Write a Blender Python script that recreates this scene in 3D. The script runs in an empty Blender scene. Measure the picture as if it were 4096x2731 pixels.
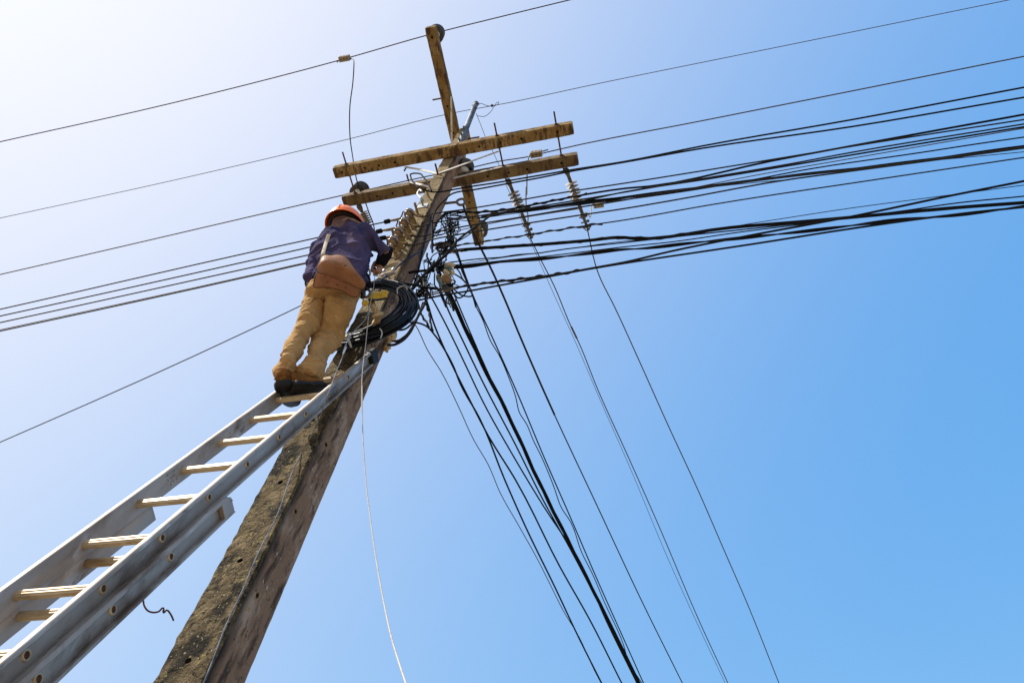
import bpy, bmesh, math, random
from math import sin, cos, pi, radians, sqrt
from mathutils import Vector, Matrix, noise
random.seed(7)
S = bpy.context.scene
COL = S.collection

# ------------------------------------------------------------------ camera
H = 9.25                                    # height of the crossarms above the ground
FPX, PPX, PPY = 3163.873, 2048 - 13.8, 1365.5 - 32.2
CAM = Vector((1.741, -2.3395, H - 7.6932))
R0 = Vector((0.97749, 0.19299, 0.0853))     # camera right
R1 = Vector((-0.12435, 0.85351, -0.50602))  # camera down
R2 = Vector((-0.17046, 0.48402, 0.85829))   # view direction
cd = bpy.data.cameras.new('camera'); cam = bpy.data.objects.new('camera', cd); COL.objects.link(cam)
cam.matrix_world = Matrix(((R0.x, -R1.x, -R2.x, CAM.x), (R0.y, -R1.y, -R2.y, CAM.y), (R0.z, -R1.z, -R2.z, CAM.z), (0, 0, 0, 1)))
cd.sensor_width = 36; cd.lens = 36 * FPX / 4096; cd.clip_start = .05; cd.clip_end = 3000
cd.shift_x = 13.8 / 4096; cd.shift_y = -32.2 / 4096
S.camera = cam

# ------------------------------------------------------------------ daylight
SUN_EL, SUN_AZ = radians(48), radians(59)            # azimuth counted from -y (towards the camera) to -x (left)
SUN_DIR = Vector((-sin(SUN_AZ) * cos(SUN_EL), -cos(SUN_AZ) * cos(SUN_EL), sin(SUN_EL)))
W = bpy.data.worlds.new('World'); S.world = W; W.use_nodes = True
wn = W.node_tree.nodes; bg = wn['Background']
sky = wn.new('ShaderNodeTexSky'); sky.sky_type = 'NISHITA'; sky.sun_disc = False
sky.sun_elevation = math.asin(SUN_DIR.z); sky.sun_rotation = math.atan2(SUN_DIR.x, SUN_DIR.y)
sky.air_density = .75; sky.dust_density = 3.2; sky.ozone_density = 8; sky.altitude = 0
# soft shoulder on the sky radiance, so the bright haze near the sun rolls off as it does in the photograph
vd = wn.new('ShaderNodeVectorMath'); vd.operation = 'MULTIPLY_ADD'; vd.inputs[1].default_value = (.273,) * 3; vd.inputs[2].default_value = (.1587,) * 3
vq = wn.new('ShaderNodeVectorMath'); vq.operation = 'DIVIDE'
W.node_tree.links.new(sky.outputs[0], vd.inputs[0]); W.node_tree.links.new(sky.outputs[0], vq.inputs[0]); W.node_tree.links.new(vd.outputs[0], vq.inputs[1])
hs = wn.new('ShaderNodeHueSaturation'); hs.inputs['Saturation'].default_value = 1.95; hs.inputs['Hue'].default_value = .509
W.node_tree.links.new(vq.outputs[0], hs.inputs['Color']); tn = wn.new('ShaderNodeVectorMath'); tn.operation = 'MULTIPLY'; tn.inputs[1].default_value = (.975, .985, 1.025)
W.node_tree.links.new(hs.outputs[0], tn.inputs[0]); W.node_tree.links.new(tn.outputs[0], bg.inputs[0]); bg.inputs[1].default_value = .15
sl = bpy.data.lights.new('sun', 'SUN'); sun = bpy.data.objects.new('sun', sl); COL.objects.link(sun)
sl.energy = 4.0; sl.angle = radians(.53); sl.color = (1, .95, .86)
sun.rotation_euler = SUN_DIR.to_track_quat('Z', 'Y').to_euler(); sun.location = (-20, -12, 40)
S.view_settings.view_transform = 'Standard'; S.view_settings.look = 'None'
S.view_settings.exposure = 1.0; S.view_settings.gamma = 1; S.view_settings.use_curve_mapping = False

# ------------------------------------------------------------------ measuring helpers
def ray(u, v): return R0 * ((u - PPX) / FPX) + R1 * ((v - PPY) / FPX) + R2
def at_x(uv, x): d = ray(*uv); return CAM + d * ((x - CAM.x) / d.x)
def at_y(uv, y): d = ray(*uv); return CAM + d * ((y - CAM.y) / d.y)
def at_z(uv, z): d = ray(*uv); return CAM + d * ((z - CAM.z) / d.z)
def at_d(uv, dist): return CAM + ray(*uv) * dist
def depth(p): return (p - CAM).dot(R2)
def crop(x0, y0, s): return lambda x, y: (x0 + x * s, y0 + y * s)
PP = crop(0, 0, 1.7415)
c1 = crop(1000, 750, .42535); c2 = crop(1000, 1100, .38272); c3 = crop(1040, 1380, .21259)
cA = crop(1180, 820, .19134); cB = crop(1060, 1080, .19134); c4 = crop(1500, 550, .42535)
c5 = crop(0, 1550, .7533); c6 = crop(2200, 350, .8061); c7 = crop(1400, 1000, 1.1036)
g3 = crop(1250, 50, .4677); g4 = crop(1380, 1060, .2168); g5 = crop(1500, 760, .1913); g6 = crop(1640, 780, .28696)
g7 = crop(1300, 560, .19558); g8 = crop(1940, 460, .29340)

# ------------------------------------------------------------------ materials
def lk(nt, a, b): nt.links.new(a, b)
def material(name, base, rough=.6, metal=0, layers=(), bump=None, spec=.18, rvar=0, coat=0):
    """layers: (colour, scale, lo, hi, stretch xyz[, detail]) mixed over the base by noise"""
    m = bpy.data.materials.new(name); m.use_nodes = True; nt = m.node_tree; N = nt.nodes
    b = N['Principled BSDF']; b.inputs['Roughness'].default_value = rough; b.inputs['Metallic'].default_value = metal
    b.inputs['Specular IOR Level'].default_value = spec; b.inputs['Coat Weight'].default_value = coat
    tc = N.new('ShaderNodeTexCoord')
    def nz(scale, stretch=(1, 1, 1), detail=6, off=0):
        mp = N.new('ShaderNodeMapping'); mp.inputs['Scale'].default_value = stretch; mp.inputs['Location'].default_value = (off, off * .7, off * 1.3)
        lk(nt, tc.outputs['Object'], mp.inputs[0]); n = N.new('ShaderNodeTexNoise')
        n.inputs['Scale'].default_value = scale; n.inputs['Detail'].default_value = detail; n.inputs['Roughness'].default_value = .62
        lk(nt, mp.outputs[0], n.inputs['Vector']); return n.outputs['Fac']
    out = None
    for i, L in enumerate(layers):
        c, sc, lo, hi, st = L[:5]
        f = nz(sc, st, L[5] if len(L) > 5 else 6, i * 3.1 + 1)
        r = N.new('ShaderNodeMapRange'); r.inputs[1].default_value = lo; r.inputs[2].default_value = hi; lk(nt, f, r.inputs[0])
        mx = N.new('ShaderNodeMix'); mx.data_type = 'RGBA'; lk(nt, r.outputs[0], mx.inputs[0])
        if out is None: mx.inputs[6].default_value = (*base, 1)
        else: lk(nt, out, mx.inputs[6])
        mx.inputs[7].default_value = (*c, 1); out = mx.outputs[2]
    if out is None: b.inputs['Base Color'].default_value = (*base, 1)
    else: lk(nt, out, b.inputs['Base Color'])
    if rvar:
        r = N.new('ShaderNodeMapRange'); r.inputs[3].default_value = rough - rvar; r.inputs[4].default_value = rough + rvar
        r.inputs[1].default_value = .3; r.inputs[2].default_value = .7; lk(nt, nz(9, (1, 1, 1), 6, 9), r.inputs[0]); lk(nt, r.outputs[0], b.inputs['Roughness'])
    if bump:
        bp = N.new('ShaderNodeBump'); bp.inputs['Strength'].default_value = bump[1]; bp.inputs['Distance'].default_value = bump[2] if len(bump) > 2 else .01
        lk(nt, nz(bump[0], bump[3] if len(bump) > 3 else (1, 1, 1), 8, 5), bp.inputs['Height']); lk(nt, bp.outputs[0], b.inputs['Normal'])
    return m
M = {}
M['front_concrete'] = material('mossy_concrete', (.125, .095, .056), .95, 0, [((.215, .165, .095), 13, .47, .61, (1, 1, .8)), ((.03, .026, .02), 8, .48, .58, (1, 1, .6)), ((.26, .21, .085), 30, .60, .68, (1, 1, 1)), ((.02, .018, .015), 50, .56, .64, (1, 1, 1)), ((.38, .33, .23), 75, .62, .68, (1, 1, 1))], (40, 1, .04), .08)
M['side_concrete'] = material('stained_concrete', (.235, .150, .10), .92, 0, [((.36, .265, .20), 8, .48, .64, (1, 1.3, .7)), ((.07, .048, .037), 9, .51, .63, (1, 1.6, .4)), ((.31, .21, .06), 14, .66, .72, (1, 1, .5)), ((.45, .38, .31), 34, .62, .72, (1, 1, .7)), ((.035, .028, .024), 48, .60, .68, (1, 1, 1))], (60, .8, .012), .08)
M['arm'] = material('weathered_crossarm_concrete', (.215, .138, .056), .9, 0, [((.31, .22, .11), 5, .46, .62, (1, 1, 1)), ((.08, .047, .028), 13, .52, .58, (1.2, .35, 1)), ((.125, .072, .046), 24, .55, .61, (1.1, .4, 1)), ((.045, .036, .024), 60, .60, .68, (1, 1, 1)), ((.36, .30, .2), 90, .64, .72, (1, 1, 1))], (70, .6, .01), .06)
M['arm_dark'] = material('darker_crossarm_concrete', (.125, .082, .042), .9, 0, [((.19, .135, .07), 6, .46, .62, (1, 1, 1)), ((.06, .038, .026), 13, .50, .60, (1.2, .4, 1)), ((.16, .12, .045), 26, .58, .66, (1.1, .45, 1)), ((.035, .03, .022), 60, .60, .70, (1, 1, 1))], (70, .5, .008), .2)  # darker crossarm concrete with its own blotches, for the rear arm
M['galv'] = material('galvanised_steel', (.36, .37, .38), .5, .6, [((.22, .23, .24), 18, .5, .68, (1, 1, 1)), ((.16, .11, .08), 9, .64, .74, (1, 1, 1))], (90, .15, .003), .4, .12)
M['pipe'] = material('blue_grey_galvanised_pipe', (.105, .125, .145), .6, .2, [((.05, .06, .07), 10, .48, .58, (1, 1, .5)), ((.26, .28, .30), 16, .56, .66, (1, 1, .4))], (90, .15, .003), .15)
M['strap_steel'] = material('flat_strap_steel', (.55, .52, .48), .5, .5, [((.32, .24, .18), 14, .55, .68, (1, 1, 1))], (90, .1, .002))
M['rust'] = material('rusty_steel', (.10, .045, .03), .75, .25, [((.18, .075, .04), 40, .5, .65, (1, 1, 1)), ((.035, .02, .018), 25, .55, .65, (1, 1, 1))], (140, .4, .002))
M['bracket'] = material('dusty_bracket_steel', (.27, .21, .125), .8, 0, [((.11, .07, .042), 30, .50, .62, (1, 1, 1))], (90, .2, .002), .1)
M['alu'] = material('ladder_aluminium', (.36, .32, .285), .48, .35, [((.27, .215, .175), 6, .44, .60, (1, .5, .2)), ((.16, .115, .085), 11, .56, .68, (1, .6, .25)), ((.48, .46, .44), 30, .58, .7, (1, .3, .1)), ((.12, .09, .075), 60, .63, .71, (1, .3, .1))], (120, .12, .002, (1, .3, .05)), .3, .1)
M['alu_rung'] = material('fluted_rung_aluminium', (.50, .40, .27), .5, .4, [((.32, .22, .12), 22, .48, .64, (.3, 1, 1)), ((.60, .54, .44), 60, .58, .7, (.2, 1, 1))], (120, .1, .001), .4, .08)
M['rubber'] = material('black_rubber', (.015, .015, .017), .6, 0, [((.05, .05, .05), 60, .6, .75, (1, 1, 1))], (80, .2, .002))
M['cable'] = material('black_cable_sheath', (.009, .010, .012), .8, 0, [((.018, .019, .022), 30, .55, .7, (1, 1, 1))], None, .03, .06)
M['cable_grey'] = material('greyed_cable_sheath', (.035, .035, .038), .85, 0, [((.016, .016, .016), 20, .5, .66, (1, 1, 1))], None, .03)
M['coil_cable'] = material('blue_black_coil_sheath', (.006, .008, .012), .42, 0, [((.011, .015, .022), 30, .5, .7, (1, 1, 1))], None, .1, .06)
M['blue_cable'] = material('navy_cable_sheath', (.016, .024, .055), .45, 0, [((.03, .04, .07), 30, .5, .7, (1, 1, 1))], None, .12, .06)
M['bare'] = material('weathered_bare_conductor', (.08, .062, .044), .7, .1, [((.03, .024, .019), 60, .5, .65, (1, 1, 1))], None, .08)
M['wire_dark'] = material('dark_line_wire', (.022, .020, .018), .6, 0, [((.05, .045, .04), 60, .55, .7, (1, 1, 1))], None, .06)
M['sleeve'] = material('tan_tape_sleeve', (.26, .19, .11), .8, 0, [((.14, .09, .05), 60, .5, .65, (1, 1, 1))], None, .1)
M['pale_blue_cord'] = material('pale_blue_grey_cord', (.24, .26, .31), .8, 0, [((.10, .12, .17), 20, .45, .6, (1, 1, 1))], None, .05)
M['white_cord'] = material('pale_grey_cord', (.42, .39, .35), .8, 0, [((.28, .25, .22), 60, .5, .65, (1, 1, 1))], None, .05)
M['porcelain_black'] = material('black_glazed_porcelain', (.018, .016, .02), .18, 0, [((.05, .045, .05), 20, .55, .7, (1, 1, 1))], None, .6)
M['porcelain_brown'] = material('brown_glazed_porcelain', (.055, .022, .022), .2, 0, [((.02, .012, .014), 30, .5, .65, (1, 1, 1))], None, .6)
M['porcelain_white'] = material('white_porcelain', (.66, .63, .57), .35, 0, [((.42, .34, .24), 25, .55, .7, (1, 1, 1))])
M['spool_face'] = material('buff_porcelain', (.33, .245, .15), .55, 0, [((.18, .105, .06), 30, .46, .62, (1, 1, 1))])
M['polymer'] = material('grey_polymer_shed', (.33, .30, .265), .7, 0, [((.20, .155, .11), 20, .5, .7, (1, 1, 1))])
M['clamp'] = material('dull_aluminium_clamp', (.30, .255, .19), .75, .1, [((.15, .11, .075), 50, .53, .66, (1, 1, 1))], (90, .3, .003), .1)
M['fitting'] = material('dark_forged_fitting', (.13, .105, .08), .65, .35, [((.06, .04, .03), 40, .5, .65, (1, 1, 1))], (90, .2, .002))
M['khaki'] = material('khaki_twill', (.46, .29, .135), .95, 0, [((.35, .21, .09), 9, .45, .66, (1, 1, 1)), ((.54, .37, .19), 22, .58, .72, (1, 1, 1))], (26, .9, .018, (1, 1, 2.6)), .04)
M['navy'] = material('faded_navy_cotton', (.055, .046, .105), .95, 0, [((.095, .073, .135), 6, .48, .64, (1, 1, .6)), ((.028, .026, .07), 8, .49, .63, (1, 1, .5))], (60, .5, .008, (1, 1, .5)), .04)
M['black_cloth'] = material('black_knit_sleeve', (.010, .011, .018), .95, 0, [((.022, .024, .04), 30, .5, .7, (1, 1, 1))], (90, .4, .004), .03)
M['hood'] = material('mauve_brown_hood_cloth', (.12, .066, .07), .9, 0, [((.20, .12, .11), 18, .5, .66, (1, 1, 1))], (80, .4, .005), .2)
M['hood_band'] = material('pale_mauve_band', (.24, .16, .15), .9, 0, [((.32, .23, .21), 18, .5, .66, (1, 1, 1))])
M['skin'] = material('sun_browned_skin', (.42, .20, .115), .55, 0, [((.34, .14, .08), 40, .5, .66, (1, 1, 1))], (150, .15, .002))
M['orange'] = material('orange_hard_hat_plastic', (.95, .185, .02), .3, 0, [((.82, .13, .015), 10, .5, .7, (1, 1, 1)), ((.55, .12, .03), 60, .68, .76, (1, 1, 1))], None, .4, .05, .08)
M['leather'] = material('tan_leather', (.31, .145, .078), .6, 0, [((.22, .095, .05), 8, .45, .65, (1, 1, 1)), ((.40, .225, .14), 14, .58, .7, (1, 1, 1)), ((.10, .05, .03), 50, .68, .76, (1, 1, 1))], (130, .35, .004), .15, .08)
M['piping'] = material('dark_leather_piping', (.10, .05, .032), .6, 0, [((.17, .09, .06), 30, .5, .66, (1, 1, 1))])
M['strap'] = material('beige_webbing', (.56, .49, .38), .85, 0, [((.4, .33, .24), 40, .5, .66, (1, 1, 1))], (160, .3, .002))
M['suede'] = material('brown_boot_suede', (.20, .085, .024), .92, 0, [((.11, .045, .013), 14, .48, .66, (1, 1, 1)), ((.33, .17, .055), 30, .6, .72, (1, 1, 1))], (110, .5, .005), .05)
M['sole'] = material('black_boot_sole', (.011, .011, .013), .55, 0, [((.022, .023, .027), 30, .5, .7, (1, 1, 1))], (60, .4, .005), .2)
M['yellow'] = material('yellow_webbing', (.58, .33, .02), .75, 0, [((.42, .22, .015), 25, .5, .66, (1, 1, 1))], (160, .3, .002))
M['rope'] = material('tan_hemp_rope', (.48, .35, .20), .9, 0, [((.28, .18, .09), 50, .5, .66, (1, 1, 1))], (120, .5, .004))
M['cream_plastic'] = material('cream_plastic', (.58, .50, .36), .5, 0, [((.44, .36, .24), 30, .5, .68, (1, 1, 1))])
M['green_plastic'] = material('grey_green_plastic', (.15, .19, .165), .5, 0, [((.08, .10, .09), 30, .5, .68, (1, 1, 1))])
M['brown_plastic'] = material('brown_plastic', (.30, .19, .11), .6, 0, [((.2, .12, .07), 30, .5, .68, (1, 1, 1))])
M['print'] = material('faded_black_print', (.16, .16, .16), .6, 0, [((.5, .5, .5), 120, .5, .6, (1, 1, 1))])
M['ground'] = material('sandy_ground', (.235, .185, .125), .95, 0, [((.19, .15, .10), .4, .45, .62, (1, 1, 1)), ((.27, .22, .155), 2, .5, .68, (1, 1, 1))], (6, .4, .05))

# ------------------------------------------------------------------ mesh helpers
class G:
    """collects geometry in world coordinates; build() links it as one object"""
    def __init__(s): s.v = []; s.f = []; s.mi = []; s.k = 0
    def add(s, vs, fs):
        o = len(s.v); s.v += [Vector(v) for v in vs]; s.f += [[i + o for i in f] for f in fs]; s.mi += [s.k] * len(fs); return s
    def rings(s, rings, cap=True, closed=False):
        n = len(rings[0]); o = [v for r in rings for v in r]; fs = []; m = len(rings)
        for i in range(m if closed else m - 1):
            for j in range(n): fs.append([i * n + j, i * n + (j + 1) % n, ((i + 1) % m) * n + (j + 1) % n, ((i + 1) % m) * n + j])
        if cap and not closed: fs.append(list(range(n))[::-1]); fs.append([(m - 1) * n + j for j in range(n)])
        return s.add(o, fs)
    def tube(s, pts, r, n=8, cap=True, closed=False, flat=1, up=None):
        pts = [Vector(p) for p in pts]; m = len(pts); rr = r if isinstance(r, (list, tuple)) else [r] * m
        t0 = (pts[1] - pts[0]).normalized(); u = Vector(up) if up else t0.orthogonal()
        rings = []
        for i, p in enumerate(pts):
            a = pts[(i - 1) % m] if closed or i > 0 else p; b = pts[(i + 1) % m] if closed or i < m - 1 else p
            t = (b - a); t = t.normalized() if t.length > 1e-9 else t0
            u = (u - t * u.dot(t)); u = u.normalized() if u.length > 1e-6 else t.orthogonal().normalized()
            w = t.cross(u); rings.append([p + (u * cos(2 * pi * j / n) + w * (flat * sin(2 * pi * j / n))) * rr[i] for j in range(n)]); t0 = t
        return s.rings(rings, cap, closed)
    def box(s, c, a, b, d):
        c, a, b, d = map(Vector, (c, a, b, d))
        vs = [c + a * i + b * j + d * k for i in (-1, 1) for j in (-1, 1) for k in (-1, 1)]
        return s.add(vs, [[0, 1, 3, 2], [4, 6, 7, 5], [0, 4, 5, 1], [2, 3, 7, 6], [0, 2, 6, 4], [1, 5, 7, 3]])
    def beam(s, a, b, w, h, up=(0, 0, 1)):
        a, b = Vector(a), Vector(b); t = (b - a); u = Vector(up); u = (u - t * (u.dot(t) / t.dot(t))).normalized(); q = t.normalized().cross(u)
        return s.box((a + b) / 2, t / 2, q * (w / 2), u * (h / 2))
    def lathe(s, prof, o, ax, n=24, cap=True):
        o, ax = Vector(o), Vector(ax).normalized(); u = ax.orthogonal().normalized(); w = ax.cross(u)
        return s.rings([[o + ax * z + (u * cos(2 * pi * j / n) + w * sin(2 * pi * j / n)) * max(r, 1e-4) for j in range(n)] for r, z in prof], cap)
    def sweep(s, prof, a, b, ux, uy, cap=True):
        """closed 2D profile carried from a to b"""
        a, b, ux, uy = map(Vector, (a, b, ux, uy)); return s.rings([[p + ux * x + uy * y for x, y in prof] for p in (a, b)], cap)
    def build(s, name, m, parent=None, smooth=True, bevel=0, base=None):
        me = bpy.data.meshes.new(name); o = bpy.data.objects.new(name, me); COL.objects.link(o)
        if parent is not None:
            r = parent
            while r.parent: r = r.parent
            org = r.location; o.parent = parent
        else:
            org = Vector(base) if base is not None else (s.v[0].copy() if s.v else Vector()); o.location = org
        me.from_pydata([v - org for v in s.v], [], s.f)
        for q in (m if isinstance(m, (list, tuple)) else [m]): me.materials.append(q)
        for p, k in zip(me.polygons, s.mi): p.material_index = k; p.use_smooth = bool(smooth)
        bm = bmesh.new(); bm.from_mesh(me); bmesh.ops.recalc_face_normals(bm, faces=bm.faces); bm.to_mesh(me); bm.free()
        if smooth and smooth != 'all':
            try: me.set_sharp_from_angle(angle=radians(66))
            except Exception: pass
        if bevel:
            b = o.modifiers.new('bevel', 'BEVEL'); b.width = bevel; b.segments = 2; b.limit_method = 'ANGLE'
        return o
def smooth(pts, k=6, closed=False):
    """cubic through the points with chord-length tangents, so uneven spacing never makes it fold back"""
    pts = [Vector(p) for p in pts]; q = [pts[0]]
    for p in pts[1:]:
        if (p - q[-1]).length > 1e-4: q.append(p)
    pts = q; n = len(pts); out = []
    if n < 3: return pts
    def T(i):
        if closed: a, b, c = pts[(i - 1) % n], pts[i % n], pts[(i + 1) % n]
        else:
            if i == 0: return (pts[1] - pts[0]).normalized()
            if i == n - 1: return (pts[-1] - pts[-2]).normalized()
            a, b, c = pts[i - 1], pts[i], pts[i + 1]
        d0, d1 = (b - a).length, (c - b).length
        return ((b - a) / d0 * d1 + (c - b) / d1 * d0).normalized()
    for i in range(n if closed else n - 1):
        b, c = pts[i], pts[(i + 1) % n]; L = (c - b).length; t0, t1 = T(i) * L, T((i + 1) % n) * L
        for j in range(k):
            t = j / k; h = t * t * (3 - 2 * t); out.append(b * (1 - h) + c * h + t0 * (t * (1 - t) ** 2) - t1 * (t * t * (1 - t)))
    if not closed: out.append(pts[-1])
    return out
def tag(o, label, cat, group=None, kind=None):
    if label: o['label'] = label
    if cat: o['category'] = cat
    if group: o['group'] = group
    if kind: o['kind'] = kind
    return o
def thing(name, loc, label, cat, group=None):
    o = bpy.data.objects.new(name, None); COL.objects.link(o); o.location = Vector(loc); o.empty_display_size = .1
    return tag(o, label, cat, group)
def kids(o): return [c for c in bpy.data.objects if c.parent == o]
def copy_tree(o, parent=None):
    c = o.copy(); COL.objects.link(c)
    if parent: c.parent = parent
    for ch in kids(o): copy_tree(ch, c)
    return c
def applied(o):
    """replace an object's mesh by the result of its modifiers"""
    bpy.context.view_layer.update(); dg = bpy.context.evaluated_depsgraph_get(); me = bpy.data.meshes.new_from_object(o.evaluated_get(dg))
    o.modifiers.clear(); o.data = me; return o
def drill(o, holes):
    """real holes: (centre, axis, radius, half length)"""
    g = G()
    for c, ax, r, L in holes:
        ax = Vector(ax).normalized(); g.lathe([(r, -L), (r, L)], c, ax, 10)
    k = g.build('cutter', M['rust'], None, base=(0, 0, 0)); b = o.modifiers.new('b', 'BOOLEAN'); b.operation = 'DIFFERENCE'; b.object = k; b.solver = 'EXACT'
    applied(o); bpy.data.objects.remove(k)
    for p in o.data.polygons: p.use_smooth = False
    return o

# ------------------------------------------------------------------ ground
g = G(); n = 24
g.add([(-400 + 800 * i / n, -400 + 800 * j / n, .15 * noise.noise(Vector((i * .7, j * .7, 0)))) for i in range(n + 1) for j in range(n + 1)],
      [[i * (n + 1) + j, (i + 1) * (n + 1) + j, (i + 1) * (n + 1) + j + 1, i * (n + 1) + j + 1] for i in range(n) for j in range(n)])
tag(g.build('ground', M['ground'], None, base=(0, 0, 0)), 'dry sandy ground round the foot of the pole', None, kind='structure')

# ------------------------------------------------------------------ the concrete pole
LX, LY = .01748, -.00881
def hx(z): return .0576 - .00843 * (z - H)
def hy(z): return .0970 - .00515 * (z - H)
def axis(z): return Vector((LX * (z - H), LY * (z - H), z))
def front_y(z): return axis(z).y - hy(z)
def side_x(z): return axis(z).x + hx(z)
POLE_TOP = H + 1.17
pole = thing('utility_pole', axis(0), 'tall square concrete utility pole, mossy on its front and brown on its side', 'utility pole')
g = G(); zs = [-.6 + (POLE_TOP + .6) * i / 330 for i in range(331)]; rings = []
NX, NY = 7, 9
for z in zs:
    c, a, b = axis(z), hx(z), hy(z); ch = .10 * a
    per = []
    for j in range(NX): per.append((-a + ch + (2 * a - 2 * ch) * j / (NX - 1), -b))
    for j in range(NY): per.append((a, -b + ch + (2 * b - 2 * ch) * j / (NY - 1)))
    for j in range(NX): per.append((a - ch - (2 * a - 2 * ch) * j / (NX - 1), b))
    for j in range(NY): per.append((-a, b - ch - (2 * b - 2 * ch) * j / (NY - 1)))
    ring = []
    for x, y in per:
        q = Vector((x, y, z)); k = 1.8 if abs(x) > a - ch * 1.2 and y < 0 else (.9 if y < -b * .9 else .4)
        d = noise.noise(q * 22) * .0035 * k + noise.noise(q * 60) * .002 * k
        top = max(0, (z - POLE_TOP + .13) / .13); sh = 1 - .35 * top * top
        ring.append(c + Vector((x * sh, y * sh, 0)) + Vector((x, y, 0)).normalized() * d)
    rings.append(ring)
g.rings(rings)
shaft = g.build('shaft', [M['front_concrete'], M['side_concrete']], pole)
hol = []
for i in range(20):
    z = H - 4.49 - .5 * (i - 6)
    if z > H - .4 or z < 1: continue
    hol.append(((axis(z).x, front_y(z) + hy(z) * .62, z), (1, 0, 0), .0125, .3))
    hol.append(((axis(z - .87).x, axis(z).y, z - .87), (0, 1, 0), .0135, .3))
drill(shaft, hol)
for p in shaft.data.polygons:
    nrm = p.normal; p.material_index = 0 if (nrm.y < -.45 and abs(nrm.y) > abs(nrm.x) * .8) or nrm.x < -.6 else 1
# darker noisy band along the front edge of the side face, as a second colour layer bound to the pole's own coordinates
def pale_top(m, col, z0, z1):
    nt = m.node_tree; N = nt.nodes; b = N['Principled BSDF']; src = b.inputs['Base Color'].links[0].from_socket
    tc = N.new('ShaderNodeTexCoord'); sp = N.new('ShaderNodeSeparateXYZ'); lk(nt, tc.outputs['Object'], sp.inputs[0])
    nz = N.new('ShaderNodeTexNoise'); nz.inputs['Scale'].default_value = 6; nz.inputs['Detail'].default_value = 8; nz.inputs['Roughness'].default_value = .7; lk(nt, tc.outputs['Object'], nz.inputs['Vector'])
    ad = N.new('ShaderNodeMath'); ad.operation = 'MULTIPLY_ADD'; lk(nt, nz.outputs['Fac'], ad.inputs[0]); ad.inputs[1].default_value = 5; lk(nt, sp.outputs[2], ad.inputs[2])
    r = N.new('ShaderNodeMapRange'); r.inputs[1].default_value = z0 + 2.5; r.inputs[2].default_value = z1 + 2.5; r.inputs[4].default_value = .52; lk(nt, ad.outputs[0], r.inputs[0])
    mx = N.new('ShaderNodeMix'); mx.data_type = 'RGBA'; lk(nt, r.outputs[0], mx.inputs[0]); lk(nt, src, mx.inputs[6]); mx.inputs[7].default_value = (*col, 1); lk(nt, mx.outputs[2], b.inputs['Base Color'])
pale_top(M['front_concrete'], (.40, .30, .17), 4.7, 6.4); pale_top(M['side_concrete'], (.31, .17, .105), 6.4, 8.2)  # front: sunlit brightness painted into the upper colour; side: redder upper tone
def add_dark_edge(m, lo, hi):  # darkens the base colour towards the front arris, broken up by noise
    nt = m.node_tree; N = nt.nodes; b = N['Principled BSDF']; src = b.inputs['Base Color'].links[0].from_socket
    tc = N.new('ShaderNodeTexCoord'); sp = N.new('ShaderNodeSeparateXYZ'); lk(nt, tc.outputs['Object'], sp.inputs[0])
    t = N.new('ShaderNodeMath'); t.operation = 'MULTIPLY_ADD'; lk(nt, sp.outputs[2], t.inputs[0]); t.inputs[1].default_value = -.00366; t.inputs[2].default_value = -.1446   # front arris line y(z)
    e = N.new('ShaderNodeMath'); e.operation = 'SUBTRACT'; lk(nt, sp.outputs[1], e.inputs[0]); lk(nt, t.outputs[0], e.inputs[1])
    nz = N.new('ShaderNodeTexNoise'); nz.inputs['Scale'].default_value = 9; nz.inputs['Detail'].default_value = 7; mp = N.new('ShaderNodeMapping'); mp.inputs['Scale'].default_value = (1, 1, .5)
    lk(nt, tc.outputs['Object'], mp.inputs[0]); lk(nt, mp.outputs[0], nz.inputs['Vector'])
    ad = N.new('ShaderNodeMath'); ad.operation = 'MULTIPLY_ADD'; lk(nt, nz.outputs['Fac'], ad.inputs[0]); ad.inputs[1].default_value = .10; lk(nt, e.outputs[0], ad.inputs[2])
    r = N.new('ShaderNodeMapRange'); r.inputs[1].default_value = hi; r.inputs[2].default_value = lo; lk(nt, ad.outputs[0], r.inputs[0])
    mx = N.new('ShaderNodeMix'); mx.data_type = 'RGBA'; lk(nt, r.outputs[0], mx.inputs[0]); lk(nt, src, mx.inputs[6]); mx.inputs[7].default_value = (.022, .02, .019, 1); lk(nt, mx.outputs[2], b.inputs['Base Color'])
add_dark_edge(M['side_concrete'], .055, .115)
# galvanised bar on the tip that carries the shield wire
bar0, bar1 = at_y((1846, 562), -.1), at_y((1904, 416), -.105)
bar0 = bar0 + (bar0 - bar1).normalized() * .22
g = G(); t = (bar1 - bar0).normalized()
g.tube([bar0, bar1], .031, 14, up=(1, 0, 0)); g.tube([bar1 - t * .015, bar1 + t * .012], .035, 14, up=(1, 0, 0))
for k in (.06, .17, .3): 
    q = bar0.lerp(bar1, k); g.tube([q + Vector((0, .05, 0)), q + Vector((0, -.07, 0))], .009, 8)
barO = g.build('extension_bar', M['pipe'], pole)
for z, dx, dy, L in ((H + .93, 1, 0, .13),):
    q = Vector((side_x(z), axis(z).y, z)); G().tube([q - Vector((.02, 0, 0)), q + Vector((L, 0, 0))], .009, 8).build('bolt', M['rust'], pole)

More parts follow.
